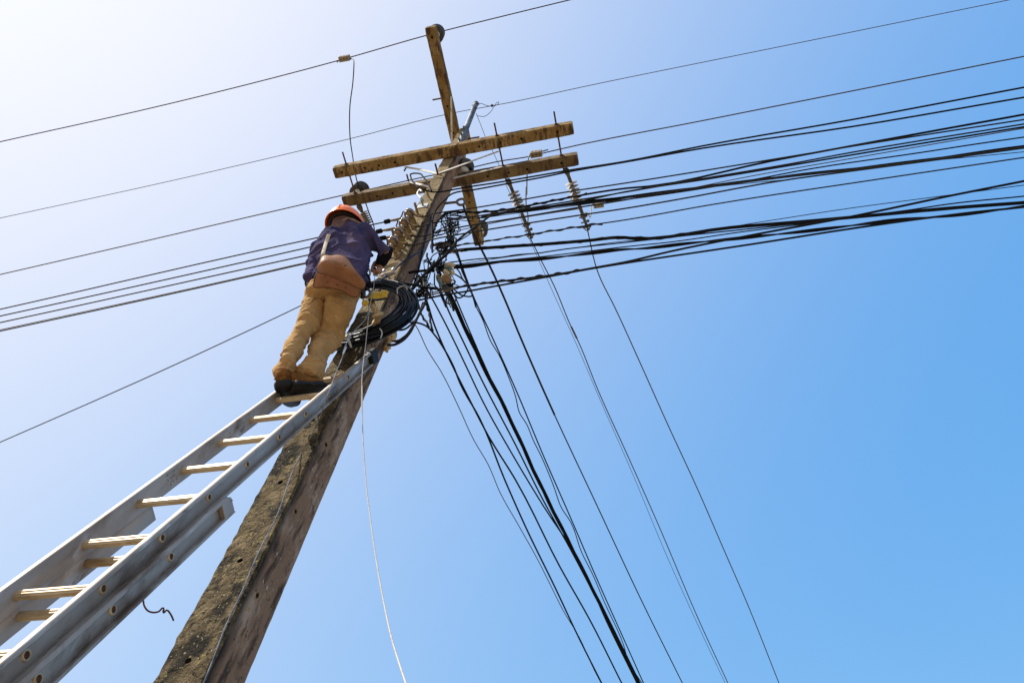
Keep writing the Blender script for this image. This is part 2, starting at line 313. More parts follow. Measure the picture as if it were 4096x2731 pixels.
# ------------------------------------------------------------------ crossarms
AW = .1157
TILT = -.0168
def arm_pt(x, y, z): return Vector((x, y + TILT * x, z))
def crossarm(name, p, q, label, m='arm'):
    a = thing(name, (p + q) / 2, label, 'crossarm', 'concrete crossarms on the pole')
    g = G(); t = (q - p); N = 60; u = t.normalized(); w = u.cross(Vector((0, 0, 1))).normalized(); h = AW / 2; rings = []
    for i in range(N + 1):
        c = p + t * i / N + Vector((0, 0, h)); ch = .012
        e = 1 if 0 < i < N else .94
        ring = []
        for x, z in ((-h + ch, -h), (0, -h), (h - ch, -h), (h, -h + ch), (h, 0), (h, h - ch), (h - ch, h), (0, h), (-h + ch, h), (-h, h - ch), (-h, 0), (-h, -h + ch)):
            P_ = c + w * x * e + Vector((0, 0, z * e)); ring.append(P_ + (w * x + Vector((0, 0, z))).normalized() * (noise.noise(P_ * 14) * .0025 + noise.noise(P_ * 45) * .0012))
        rings.append(ring)
    g.rings(rings); o = g.build('beam', M[m], a)
    return a, o
D = .158
fa, fab = crossarm('crossarm', arm_pt(.037 - 1.25, -D, H), arm_pt(.037 + 1.25, -D, H), 'yellow-brown front crossarm, the higher of the two long parallel ones crossing the pole')
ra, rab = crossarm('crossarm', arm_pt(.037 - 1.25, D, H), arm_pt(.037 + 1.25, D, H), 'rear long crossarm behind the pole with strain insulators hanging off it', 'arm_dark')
BZ = H + 1.06
bn = at_z((1719, 111), BZ); bf = at_z((1916, 983), BZ)
ba, bab = crossarm('crossarm', bn, bf, 'top crossarm pointing towards and away from the viewer above the other two')
drill(fab, [(arm_pt(x, -D, H + .05), (0, 0, 1), .0125, .2) for x in (-1.12, -.87, -.72, -.55, .34, .56, .77, 1.13)])
drill(rab, [(arm_pt(x, D, H + .05), (0, 0, 1), .0125, .2) for x in (-.83, -.66, .36, .58, .77, 1.12)])
drill(bab, [(bn.lerp(bf, t) + Vector((0, 0, .05)), (0, 0, 1), .0125, .2) for t in (.04, .33, .45, .60, .70, .78, .86)])
rods = []
for uv in ((1386, 660), (1985, 530), (2223, 489)):        # threaded rods that tie front and rear arm
    x = at_y(uv, -D).x
    x = at_z(uv, H + .06).x
    o = G().tube([arm_pt(x, -D - .19, H + .058), arm_pt(x, D + .11, H + .058)], .0085, 8).build('threaded_rod', M['rust'], fa)
    for y in (-D - AW / 2, -D + AW / 2, D - AW / 2):
        s_ = -1 if y < -D or y == D - AW / 2 else 1
        G().lathe([(.026, 0), (.026, s_ * .003), (.018, s_ * .003), (.018, s_ * .012)], arm_pt(x, y, H + .058), (0, 1, 0), 6).build('nut', M['rust'], o, smooth=False)
    rods.append(x)
# braces: flat steel straps from the arms down to bolts in the pole
def strap(parent, a, b, w=.032, th=.005, bend=0):
    mid = (a + b) / 2 + Vector((0, 0, bend)); pts = smooth([a, mid, b], 6); g = G()
    t = (b - a).normalized(); side = t.cross(Vector((0, 1, 0))).normalized()
    g.rings([[p + side * (i * w / 2) + Vector((0, j * th / 2, 0)) for i, j in ((-1, -1), (1, -1), (1, 1), (-1, 1))] for p in pts])
    return g.build('brace', M['strap_steel'], parent, smooth=False)
bz = at_y(g3(1115, 1352), -.125)
bp = Vector((axis(bz.z).x - .02, front_y(bz.z) - .008, bz.z))
lb = at_z(g3(790, 1310), H - .004); rb_ = at_z(g3(1590, 1160), H - .004)
strap(fa, Vector((lb.x, -D + AW / 2 + .012, H - .01)), bp, bend=.012); strap(fa, Vector((rb_.x, -D + AW / 2 + .012, H - .01)), bp)
G().tube([bp + Vector((0, -.10, 0)), bp + Vector((0, .05, 0))], .009, 8).build('bolt', M['rust'], fa)
G().tube([Vector((lb.x, -D + AW / 2 + .03, H + .03)), Vector((lb.x, -D + AW / 2 + .03, H - .075))], .008, 8).build('bolt', M['rust'], fa)
rz = at_y(g3(1265, 1490), .12); rp = Vector((axis(rz.z).x + .045, axis(rz.z).y + hy(rz.z) + .006, rz.z))
rr1 = at_z(g3(1635, 1322), H + .02); strap(ra, Vector((rr1.x, D - AW / 2 - .008, H + .055)), Vector((side_x(rz.z) + .01, axis(rz.z).y + .02, rz.z)))
lr = at_z(g7(1720, 885), H + .06); strap(ra, Vector((lr.x, D - AW / 2 - .008, H + .06)), Vector((axis(H - .4).x - hx(H - .4) - .004, axis(H - .4).y + .02, at_y(g7(2100, 965), 0).z)))
G().tube([Vector((lr.x, D - AW / 2 - .09, H + .06)), Vector((lr.x, D - AW / 2 + .02, H + .06))], .009, 8).build('bolt', M['rust'], ra)
# two small bolts through the top arm
for t in (.53,):
    q = bn.lerp(bf, t * .5) + Vector((0, 0, .05)); 
    q = at_z((1765, 394), BZ + .05); G().tube([q + Vector((-.10, 0, 0)), q + Vector((.10, 0, 0))], .009, 8).build('bolt', M['rust'], ba)
# steel strap running along the top arm
q0, q1 = at_z(g3(1185, 720), BZ - .008), at_z(g3(1192, 1130), BZ - .35)
G().beam(q0, q1, .02, .004, (0, -1, 0)).build('brace', M['strap_steel'], ba, smooth=False)

# ------------------------------------------------------------------ insulators
def pin_insulator(p, label):
    t = thing('pin_insulator', p, label, 'insulator', 'black ribbed pin insulators on the crossarms')
    return t
t = thing('pin_insulator', (0, 0, 0), '', 'insulator', 'black ribbed pin insulators on the crossarms')
g = G(); prof = [(.03, .05), (.088, .054)]
for k in range(6): z = .06 + k * .029; r = .096 - k * .002; prof += [(r, z), (r + .003, z + .006), (r - .016, z + .013), (r - .016, z + .019)]
prof += [(.06, .235), (.035, .24), (.03, .25), (.042, .26), (.044, .28), (.03, .297), (.0, .30)]
g.lathe(prof, (0, 0, 0), (0, 0, 1), 36); g.build('ribbed_shell', M['porcelain_black'], t)
G().lathe([(.022, .0), (.034, .008), (.044, .03), (.056, .048), (.054, .052), (.02, .052)], (0, 0, 0), (0, 0, 1), 28).build('skirt', M['porcelain_white'], t)
G().lathe([(.012, -.03), (.012, .03)], (0, 0, 0), (0, 0, 1), 10).build('pin', M['rust'], t)
pin0 = t
def topz(uv, z): return at_z(uv, z)
arm_top = H + AW
PIN = []
for i, (uv, z, lab) in enumerate((((1440, 765), H + AW + .14, 'black ribbed insulator standing on the left end of the rear crossarm'),
                                  ((1860, 674), H + AW + .14, 'black ribbed insulator half hidden just right of the pole top'),
                                  ((1744, 135), BZ + AW + .14, 'dark round insulator at the upper tip of the top crossarm'),
                                  ((1922, 915), BZ + AW + .14, 'black ribbed insulator at the far lower tip of the top crossarm'))):
    o = pin0 if i == 0 else copy_tree(pin0); q = at_z(uv, z); o.location = q - Vector((0, 0, .14)); o['label'] = lab
    PIN.append(q + Vector((0, 0, .11)))

def strain(a, b, label, first=None):
    t = thing('strain_insulator', a, label, 'insulator', 'shedded strain insulators on the rear crossarm')
    d = b - a; L = d.length; u = d.normalized()
    G().lathe([(.012, .0), (.024, .01), (.03, .03), (.026, .06), (.018, .08), (.018, .19), (.012, .2)], a, u, 14).build('end_fitting', M['fitting'], t)
    G().lathe([(.014, .18), (.017, L * .3), (.014, L * .66)], a, u, 12).build('core_rod', M['polymer'], t)
    for k in range(6):
        z = L * (.265 + .062 * k); G().lathe([(.016, z - .012), (.062, z - .001), (.064, z + .002), (.016, z + .012)], a, u, 22).build('shed', M['polymer'], t)
    e0 = a + u * (L * .64)
    G().lathe([(.016, 0), (.02, .02), (.018, .10), (.028, .12), (.028, .15), (.014, .16)], e0, u, 12).build('end_fitting', M['fitting'], t)
    g = G(); e1 = a + u * (L * .84); sd = u.cross(Vector((0, 0, 1))).normalized()
    g.box(e1 + u * .05, u * .08, sd * .012, Vector((0, 0, .02)))
    for k in (-.04, 0.02, .08): g.tube([e1 + u * (k + .05) - sd * .045, e1 + u * (k + .05) + sd * .045], .008, 8); g.lathe([(.016, -.01), (.016, .01)], e1 + u * (k + .05) + sd * .03, sd, 6)
    g.tube(smooth([e1 - u * .06, e1 + u * .05 - Vector((0, 0, .035)), e1 + u * .16]), .012, 8)
    g.tube([e1 + u * .13 + (sd * cos(q) + u * sin(q)) * .026 + Vector((0, 0, -.03)) for q in [2 * pi * i / 14 for i in range(14)]], .006, 6, closed=True)
    g.build('tension_clamp', M['fitting'], t)
    return a + u * L
zs_ = H - .01
ST = []
for a, b, lab in (((2262, 672), (2345, 898), 'long strain insulator with pale round sheds nearest the right end of the rear crossarm'),
                  ((2030, 715), (2118, 930), 'long strain insulator with pale round sheds between the pole and the rightmost one'),
                  ((1432, 816), (1500, 950), 'strain insulator with pale sheds behind the orange hard hat')):
    A_ = at_z(a, H + .04); A_.y = D + AW / 2 + .01 + TILT * A_.x; A_ = at_z(a, H + .05)
    ST.append(strain(A_, at_z(b, H + .0), lab))

# spool racks on the front of the pole
t = thing('spool_insulator', (0, 0, 0), '', 'insulator', 'spool insulators in a row up the pole front')
G().lathe([(.016, -.042), (.034, -.042), (.038, -.037), (.038, -.034)], (0, 0, 0), (0, 0, 1), 26).build('spool', M['spool_face'], t)
g = G(); g.lathe([(.038, -.036), (.046, -.032), (.048, -.024), (.046, -.012), (.034, -.006), (.034, .006), (.046, .012), (.048, .02), (.040, .026), (.048, .03), (.048, .04), (.02, .045)], (0, 0, 0), (0, 0, 1), 26); g.build('glazed_rim', M['porcelain_brown'], t)
g = G(); g.tube([(0, 0, -.075), (0, 0, .075)], .0095, 10); g.lathe([(.016, -.078), (.016, -.066)], (0, 0, 0), (0, 0, 1), 6); g.build('pin', M['galv'], t)
g = G(); g.box((0, .062, -.058), (.021, 0, 0), (0, .078, 0), (0, 0, .003)); g.box((0, .062, .058), (.021, 0, 0), (0, .078, 0), (0, 0, .003)); g.box((0, .137, 0), (.021, 0, 0), (0, .003, 0), (0, 0, .085)); g.build('bracket', M['bracket'], t, smooth=False, bevel=.0015)
SP = []
names = ('topmost', 'second from the top', 'third from the top', 'lowest')
for i, uv in enumerate(((1636, 856), (1615, 893), (1591, 931), (1572, 967))):
    o = t if i == 0 else copy_tree(t); q = at_y(uv, -.265); q.y = front_y(q.z) - .113; q = at_y(uv, q.y)
    o.location = q; o.scale = (.8,) * 3; o.rotation_euler = (0, 0, radians(-8)); SP.append(q)
    o['label'] = 'brown and buff spool insulator, %s of four up the pole front' % names[i]

# ------------------------------------------------------------------ hooks, bolts and hardware on the pole
def hook(name, pts, r, label, cat, m, extra=None):
    t = thing(name, pts[0], label, cat); G().tube(smooth(pts, 6), r, 10).build('shank', M[m], t)
    if extra: extra(t)
    return t
def onfront(uv, off=0):
    p = at_y(uv, -.12)
    for _ in range(4): p = at_y(uv, front_y(p.z) - off)
    return p
def onside(uv, off=0):
    p = at_x(uv, .1)
    for _ in range(4): p = at_x(uv, side_x(p.z) + off)
    return p
b0 = onfront(c4(452, 645)); dd = b0.y
def plate(t):
    q = b0; G().box(q + Vector((0, -.003, 0)), (.045, 0, 0), (0, .003, 0), (0, 0, .045)).build('washer_plate', M['galv'], t, smooth=False, bevel=.002)
hook('hook_bolt', [b0 + Vector((0, .05, 0)), b0, b0 + Vector((0, -.07, .0))] + [at_y(c4(*q), dd - .09 - .01 * i) for i, q in enumerate(((447, 585), (415, 552), (402, 525), (415, 502), (440, 505)))], .0095, 'curved steel hook with a square washer plate high on the pole front', 'hook', 'galv', plate)
q = onfront(c4(405, 730)); e = at_y(c4(375, 622), q.y - .19)
hook('through_bolt', [q + Vector((0, .04, 0)), q, e], .011, 'rusty straight bolt sticking out above the topmost spool', 'bolt', 'bracket', lambda t: G().lathe([(.024, -.012), (.024, 0)], q, (0, 1, 0), 6).build('nut', M['bracket'], t, smooth=False))
# eye bolt on the side
q = onside(c4(650, 622)); e = at_y(c4(770, 608), q.y); eye = [at_y(c4(*k), q.y) for k in ((770, 608), (790, 585), (815, 578), (838, 590), (843, 612), (828, 632), (800, 635), (778, 622))]
def eyep(t): G().tube(smooth(eye, 5, True), .012, 8, closed=True).build('eye', M['fitting'], t)
hook('eye_bolt', [q - Vector((.03, 0, 0)), q, e], .012, 'rusty eye bolt with an open loop on the right side of the pole', 'eye bolt', 'fitting', eyep)
LINK0 = at_y(c4(828, 632), q.y)
# dead-end clamp under the worker's hand
q = onfront(c1(1300, 815), .05)
t = thing('wedge_clamp', q, 'pale oval wedge clamp on the pole just above the cable coil', 'clamp')
G().lathe([(.0, -.06), (.012, -.055), (.018, -.02), (.018, .02), (.012, .055), (.0, .06)], q, (1, -.1, -.12), 14).build('body', M['polymer'], t)
g = G()
for k in (-.04, .03): g.lathe([(.012, 0), (.012, .03)], q + Vector((k, -.01, .03)), (0, 0, 1), 8)
g.tube([q - Vector((.08, 0, 0)), at_y(c1(1160, 822), q.y - .05)], .006, 6); g.tube([q + Vector((0, .06, 0)), q], .01, 6); g.build('bail', M['galv'], t)

# ------------------------------------------------------------------ wires
def lin(a, b, n): return [a + (b - a) * i / max(1, n - 1) for i in range(n)]
def extend(pts, d0, d1, flat=True):
    pts = list(pts)
    if d0:
        t = pts[0] - pts[min(2, len(pts) - 1)]
        if flat: t.z *= .3
        pts.insert(0, pts[0] + t.normalized() * d0)
    if d1:
        t = pts[-1] - pts[-min(3, len(pts))]
        if flat: t.z *= .3
        pts.append(pts[-1] + t.normalized() * d1)
    return pts
NW = [0]
def wire(name, label, pts, r, m, cat='wire', group=None, k=5, n=7, parts=None, kind=None):
    pts = smooth(pts, k)
    if parts is None:
        return tag(G().tube(pts, r, n).build(name, M[m], None), label, cat, group, kind)
    t = thing(name, pts[0], label, cat, group); G().tube(pts, r, n).build('cable', M[m], t); parts(t, pts); return t
def along_line(px, y0, dz=0, zfix=None):
    """points of a line wire: it leaves the pole at depth y0 and stays (nearly) level"""
    z0 = zfix if zfix is not None else at_y(px[0], y0).z; n = len(px); u0, u1 = px[0][0], px[-1][0]
    return [at_z(p, z0 + dz * (p[0] - u0) / (u1 - u0)) for p in px]
def helix(pts, R, pitch, r, a0=0, n=6, upto=None):
    out = []; s = 0; u = Vector((0, 0, 1))
    P_ = [Vector(p) for p in pts]; res = []
    for i in range(len(P_) - 1):
        L = (P_[i + 1] - P_[i]).length; q = max(1, int(L / (pitch / 9)))
        for j in range(q): res.append(P_[i].lerp(P_[i + 1], j / q))
    res.append(P_[-1])
    for i, p in enumerate(res):
        if i: s += (p - res[i - 1]).length
        if upto and s > upto: break
        t = (res[min(i + 1, len(res) - 1)] - res[max(i - 1, 0)]).normalized(); a = (u - t * u.dot(t)).normalized(); b = t.cross(a); th = a0 + 2 * pi * s / pitch
        out.append(p + (a * cos(th) + b * sin(th)) * R)
    return out
def wrapped(R, pitch, r, upto, m='cable_grey', nm='wrap'):
    def f(t, pts): G().tube(helix(pts, R, pitch, r, 0, 6, upto), r, 6, flat=.5).build(nm, M[m], t)
    return f
def twisted(R, pitch, r, n=2, m='cable'):
    def f(t, pts):
        for i in range(n): G().tube(helix(pts, R, pitch, r, 2 * pi * i / n + .5), r, 6).build('strand', M[m], t)
    return f
def C(f, *q): return [f(*a) for a in q]
GL = 'overhead line wires on insulators'; GT = 'black cables strung to the right of the pole'; GD = 'service cables dropping from the pole to the lower right'

# three line conductors on the pin insulators and the shield wire on the pole tip
l1 = along_line([PP(988, 79.5), PP(790, 136), PP(400, 236), PP(0, 326)], 0, -.25, PIN[2].z)
r1 = along_line([PP(1150, 39), PP(1310, 0)], 0, 0, PIN[2].z)
wire('line_wire', 'uppermost wire, crossing the sky past the tip of the top crossarm', extend(l1[::-1] + r1, 14, 20), .0062, 'bare', group=GL)
sh = along_line([PP(1093, 250), PP(1050, 258), PP(800, 320), PP(400, 414), PP(0, 501)], -.105, -.3)
shr = along_line([PP(1105, 248), PP(1400, 187), PP(1800, 106), PP(2320, 0)], -.105, 0)
wire('line_wire', 'thin wire held by the galvanised bar on the tip of the pole', extend(sh[::-1] + shr, 14, 20), .0042, 'bare', group=GL)
l3 = along_line([PP(1075, 387), g3(1030, 1392), g3(455, 1520), g7(460, 1110), c1(0, 275), (500, 983), (0, 1098)], 0, -.3, PIN[1].z)
r3 = along_line([(1990, 647), (2125, 625), c6(0, 318), c6(800, 157), c6(1590, 0), PP(2352, 130)], 0, 0, PIN[1].z)
wire('line_wire', 'wire running over both ribbed insulators of the rear crossarm', extend(l3[::-1] + r3, 14, 20), .0062, 'bare', group=GL)
r8 = along_line(C(c4, (1030, 823), (1400, 752), (1900, 672)) + C(c6, (0, 622), (600, 520), (1000, 440), (1500, 352), (2352, 203)), 0, 0, PIN[3].z)
l8 = along_line(C(c4, (1010, 828), (900, 850), (580, 920)) + [(1480, 1003), (1225, 1050), (1000, 1101), (0, 1319)], 0, -.2, PIN[3].z)
wire('line_wire', 'brownish wire passing the insulator at the far end of the top crossarm', extend(l8[::-1] + r8, 14, 20), .0058, 'bare', group=GL)
# four low wires on the spools
LV_L = [[c1(1410, 292), c1(1290, 320), c1(1150, 350), c1(730, 450), c1(0, 610), (0, 1237)],
        [c1(1365, 380), c1(1215, 412), c1(600, 552), c1(0, 688), (0, 1264)],
        [c1(1340, 460), c1(1250, 475), c1(560, 632), c1(0, 755), (0, 1290)],
        [c1(1290, 545), c1(1100, 590), c1(525, 714), c1(0, 834), (0, 1324)]]
LV_R = [C(c4, (400, 742), (560, 715), (900, 668), (1300, 600), (1700, 530), (2351, 430)) + C(c6, (1150, 350), (1600, 276), (2352, 160)),
        C(c4, (355, 832), (560, 800), (740, 773), (1000, 733), (1400, 672), (1850, 598), (2351, 515)) + C(c6, (780, 449), (1200, 378), (1500, 322), (2352, 182)),
        C(c4, (305, 916), (700, 860), (900, 826), (1400, 745), (1900, 660), (2351, 588)) + C(c6, (500, 535), (900, 479), (1200, 442), (1500, 408), (1850, 365), (2352, 297)),
        C(c4, (245, 997), (600, 945), (900, 893), (1400, 812), (1900, 735), (2351, 668)) + C(c6, (600, 562), (1200, 455), (1400, 428), (1900, 362), (2352, 301))]
lab = ('held by the topmost spool', 'held by the second spool from the top', 'held by the third spool from the top', 'held by the lowest spool')
for i in range(4):
    zc = SP[i].z
    L = [SP[i] + Vector((-.04, -.03, 0))] + along_line(LV_L[i], 0, -.35, zc)
    def slv(t, pts):
        a, b = L[1], L[2]; G().tube([a, a.lerp(b, .5), b], .0085, 8).build('tape_sleeve', M['sleeve'], t)
        q = b; G().lathe([(.008, -.03), (.02, -.02), (.02, .02), (.008, .03)], q, b - a, 8).build('splice', M['cable'], t)
    wire('line_wire', 'dark wire going left ' + lab[i], extend(L, 0, 14), .0056, 'wire_dark', group=GL, parts=slv)
    Rr = [SP[i] + Vector((.0, -.034, 0))] + along_line(LV_R[i], 0, -.0, zc)
    def slr(t, pts):
        a, b = Rr[0], Rr[1]; G().tube([a, b, b + (Rr[2] - b).normalized() * .05], .009, 8).build('tape_sleeve', M['sleeve'], t)
        g = G()
        for k in range(4):
            an = radians(-50 + 35 * k); c = SP[i]; g.tube([c + Vector((.039 * cos(q), .039 * sin(q), .004 * k)) for q in [an + 2 * pi * j / 16 for j in range(16)]], .0028, 5, closed=True)
        g.build('tie_wire', M['white_cord'], t)
    wire('line_wire', 'dark wire going right ' + lab[i], extend(Rr, 0, 16), .0058, 'wire_dark', group=GL, parts=slr)
# telecom and supply cables to the right, from top to bottom at the pole
def rwire(label, px, y0, r, dz=0, m='cable', parts=None, nm='overhead_cable', pre=(), e=16, cat='cable'):
    p = list(pre) + along_line(px, y0, dz); return wire(nm, label, extend(p, 0, e), r * .86, m, cat, GT, parts=parts)
lp = [at_y(c4(*q), -.2) for q in ((530, 500), (505, 440), (460, 380), (400, 338), (350, 340), (338, 375), (370, 430), (440, 485))]
rwire('black cable whose end loops back in a big oval beside the rear crossarm', C(c4, (540, 512), (640, 508), (740, 490), (900, 462), (1100, 432), (1280, 402), (1500, 365), (1790, 314), (2351, 226)) + C(c6, (760, 290), (1500, 160), (2352, 0)), -.17, .0085, pre=lp)
rwire('black cable just below the looped one that bends down the pole side', C(c4, (770, 515), (900, 497), (1100, 462), (1290, 427), (1560, 378), (1800, 328), (2351, 233)) + C(c6, (760, 302), (1500, 195), (2352, 50)), -.15, .0085,
      pre=[at_y(g6(*q), -.17) for q in ((312, 800), (306, 700), (308, 560), (305, 430), (320, 320), (350, 230), (405, 150), (480, 75))])
rwire('black cable with spiral wrap leaving the second bend on the pole side', C(c4, (700, 705), (800, 700), (900, 704), (1000, 701), (1200, 685), (1450, 640), (1700, 590), (2351, 480)) + C(c6, (500, 490), (1100, 365), (1500, 290), (2352, 135)), -.13, .0095, parts=wrapped(.0105, .14, .008, 2.0),
      pre=[at_y(g6(*q), -.16) for q in ((310, 780), (312, 640), (328, 510), (360, 420), (400, 350), (450, 290))])
rwire('black cable in the upper bunch just under the spiral-wrapped one', C(c4, (960, 760), (1100, 735), (1400, 682), (1850, 618), (2351, 512)) + C(c6, (780, 455), (1200, 386), (1500, 335), (2352, 196)), -.1, .0075)
rwire('flat dark cable bundle in the middle of the upper bunch', C(c4, (1000, 752), (1200, 715), (1500, 675), (1850, 622), (2351, 562)) + C(c6, (500, 528), (900, 476), (1200, 438), (1500, 405), (1850, 362), (2352, 292)), -.08, .006, parts=twisted(.0075, 1.8, .0044, 3))
rwire('thin cable sagging apart from the upper bunch towards the right edge', C(c4, (1000, 748), (1400, 690), (1900, 630), (2351, 585)) + C(c6, (500, 540), (900, 478), (1300, 403), (1850, 322), (2070, 288), (2352, 247)), -.05, .0062)
rwire('very thin wire under the bunch that parts from it at far right', C(c4, (1050, 752), (1500, 690), (1900, 640)) + C(c6, (500, 532), (900, 484), (1200, 455), (1700, 385), (2352, 320)), -.05, .0035)
rwire('brown twisted cable passing below the far end of the top crossarm', C(c4, (640, 1035), (760, 1015), (1000, 985), (1200, 950), (1380, 925), (1480, 908), (2000, 828), (2351, 776)) + C(c6, (800, 582), (1600, 460), (2352, 348)), -.05, .0058, m='wire_dark', parts=wrapped(.0085, .16, .006, 1.25))
rwire('thickest black cable, with pale spiral wrap near the pole', C(c4, (600, 1100), (680, 1082), (760, 1065), (1000, 1043), (1250, 1025), (1640, 1000), (2000, 970), (2351, 942)) + C(c6, (400, 748), (900, 695), (1300, 662), (1600, 635), (2000, 598), (2352, 572)), .02, .0150, parts=wrapped(.0135, .30, .006, 1.95, 'cable_grey'))
rwire('thin wire crossing above the thickest cable at far right', C(c4, (740, 1200), (1200, 1130), (1700, 1065), (2351, 975)) + C(c6, (500, 752), (1000, 675), (1500, 598), (1900, 545), (2352, 485)), .03, .0034)
rwire('wavy black cable just under the thickest one', C(c4, (690, 1176), (1000, 1140), (1200, 1125), (1320, 1105), (1560, 1085), (1650, 1070), (2351, 988)) + C(c6, (740, 728), (1100, 690), (1400, 655), (1800, 606), (1970, 580), (2352, 540)), .03, .0058)
rwire('second wavy cable between the thickest one and the twisted pair', C(c4, (720, 1210), (1000, 1180), (1300, 1148), (1560, 1122), (2000, 1070), (2351, 1028)) + C(c6, (600, 767), (950, 717), (1150, 692), (1500, 646), (2000, 604), (2352, 566)), .04, .0052)
rwire('loosely twisted pair of black cables below the wavy ones', C(c4, (740, 1222), (880, 1212), (1000, 1196), (1300, 1160), (1560, 1142), (2050, 1086), (2351, 1052)) + C(c6, (430, 801), (700, 772), (1000, 742), (1280, 712), (1500, 685), (1700, 660), (2000, 635), (2352, 590)), .04, .0045, parts=twisted(.0075, 1.0, .0058, 2))
rwire('spiral-wrapped cable coming off the big coil and rising across the others', C(c4, (625, 1428), (700, 1420), (880, 1393), (1130, 1358), (1400, 1328), (1700, 1288), (2100, 1218), (2351, 1172)) + C(c6, (600, 813), (1000, 733), (1500, 640), (2000, 535), (2352, 465)), -.02, .0085, parts=wrapped(.0095, .13, .007, 1.6),
      pre=[at_y(c1(*q), -.22 + .2 * i / 6) for i, q in enumerate(((1130, 905), (1180, 880), (1290, 872), (1450, 900), (1600, 930), (1750, 955)))])
rwire('lowest black cable of all, ending in a clevis at the pole edge', C(c4, (400, 1533), (600, 1490), (900, 1440), (1130, 1398), (1650, 1305), (2000, 1240), (2351, 1182)) + C(c6, (800, 808), (1000, 778), (1500, 700), (2000, 632), (2352, 594)), 0, .0078)
rwire('pale stranded dead-end grip beside the big coil', C(c4, (420, 1478), (520, 1460), (640, 1437), (760, 1412)), -.03, .005, m='bare', e=0, parts=lambda t, p: G().tube([x + Vector((0, 0, -.03)) for x in p[:-2]] + [p[-1]], .005, 6).build('leg_strand', M['bare'], t))

# conductors from the strain insulators and other lines that run away from the viewer
def dwire(label, px, z0, dz, r, m='cable', nm='service_cable', parts=None, pre=(), e=10, cat='cable', group=GD, y0=None):
    if y0 is not None: z0 = at_y(px[0], y0).z
    n = len(px); p = [at_z(q, z0 + dz * (q[1] - px[0][1]) / (px[-1][1] - px[0][1])) for q in px]
    return wire(nm, label, extend(list(pre) + p, 0, e), r, m, cat, group, parts=parts)
dwire('rightmost falling wire, from the rightmost strain insulator', [(2345, 898)] + C(c7, (860, 0 + 10), (900, 85), (960, 208), (1050, 405), (1150, 628), (1260, 866), (1350, 1073), (1440, 1280), (1555, 1568))[1:], H, -.5, .0062, 'bare', 'line_wire', cat='wire', pre=[ST[0]], group=GL)
dwire('falling wire with a short sleeve, from the middle strain insulator', [(2118, 935)] + C(c7, (675, 0), (740, 130), (805, 285), (820, 315), (900, 510), (1000, 730), (1120, 1000), (1260, 1330), (1370, 1568)), H, -.5, .006, 'bare', 'line_wire', cat='wire', pre=[ST[1]], group=GL,
      parts=lambda t, p: G().tube([at_z(c7(802, 278), H - .15), at_z(c7(822, 320), H - .16)], .011, 8).build('splice', M['fitting'], t))
p9 = [at_y((1905, 455), -.1)]
dwire('hair-thin wire falling from the galvanised bar beside the middle strain insulator wire', C(g3, (1440, 965), (1485, 1080), (1535, 1175), (1600, 1320), (1660, 1470)) + C(g8, (290, 940), (400, 1200), (550, 1560)) + C(c7, (730, 140), (820, 340), (910, 550), (1020, 800), (1145, 1100), (1230, 1290), (1360, 1568)), H + 1.9, -2.2, .0032, 'wire_dark', 'line_wire', pre=p9, cat='wire', group=GL)
dwire('wire falling from behind the pole edge, leftmost and slightly wavy', [(1500, 955), (1560, 1090)] + C(c7, (212, 232), (245, 285), (280, 360), (330, 440), (390, 560), (450, 690), (500, 775), (545, 880), (610, 995), (680, 1120), (740, 1240), (770, 1300), (830, 1400), (885, 1520), (910, 1568)), H, -.45, .0056, 'bare', 'line_wire', pre=[ST[2]], cat='wire', group=GL)
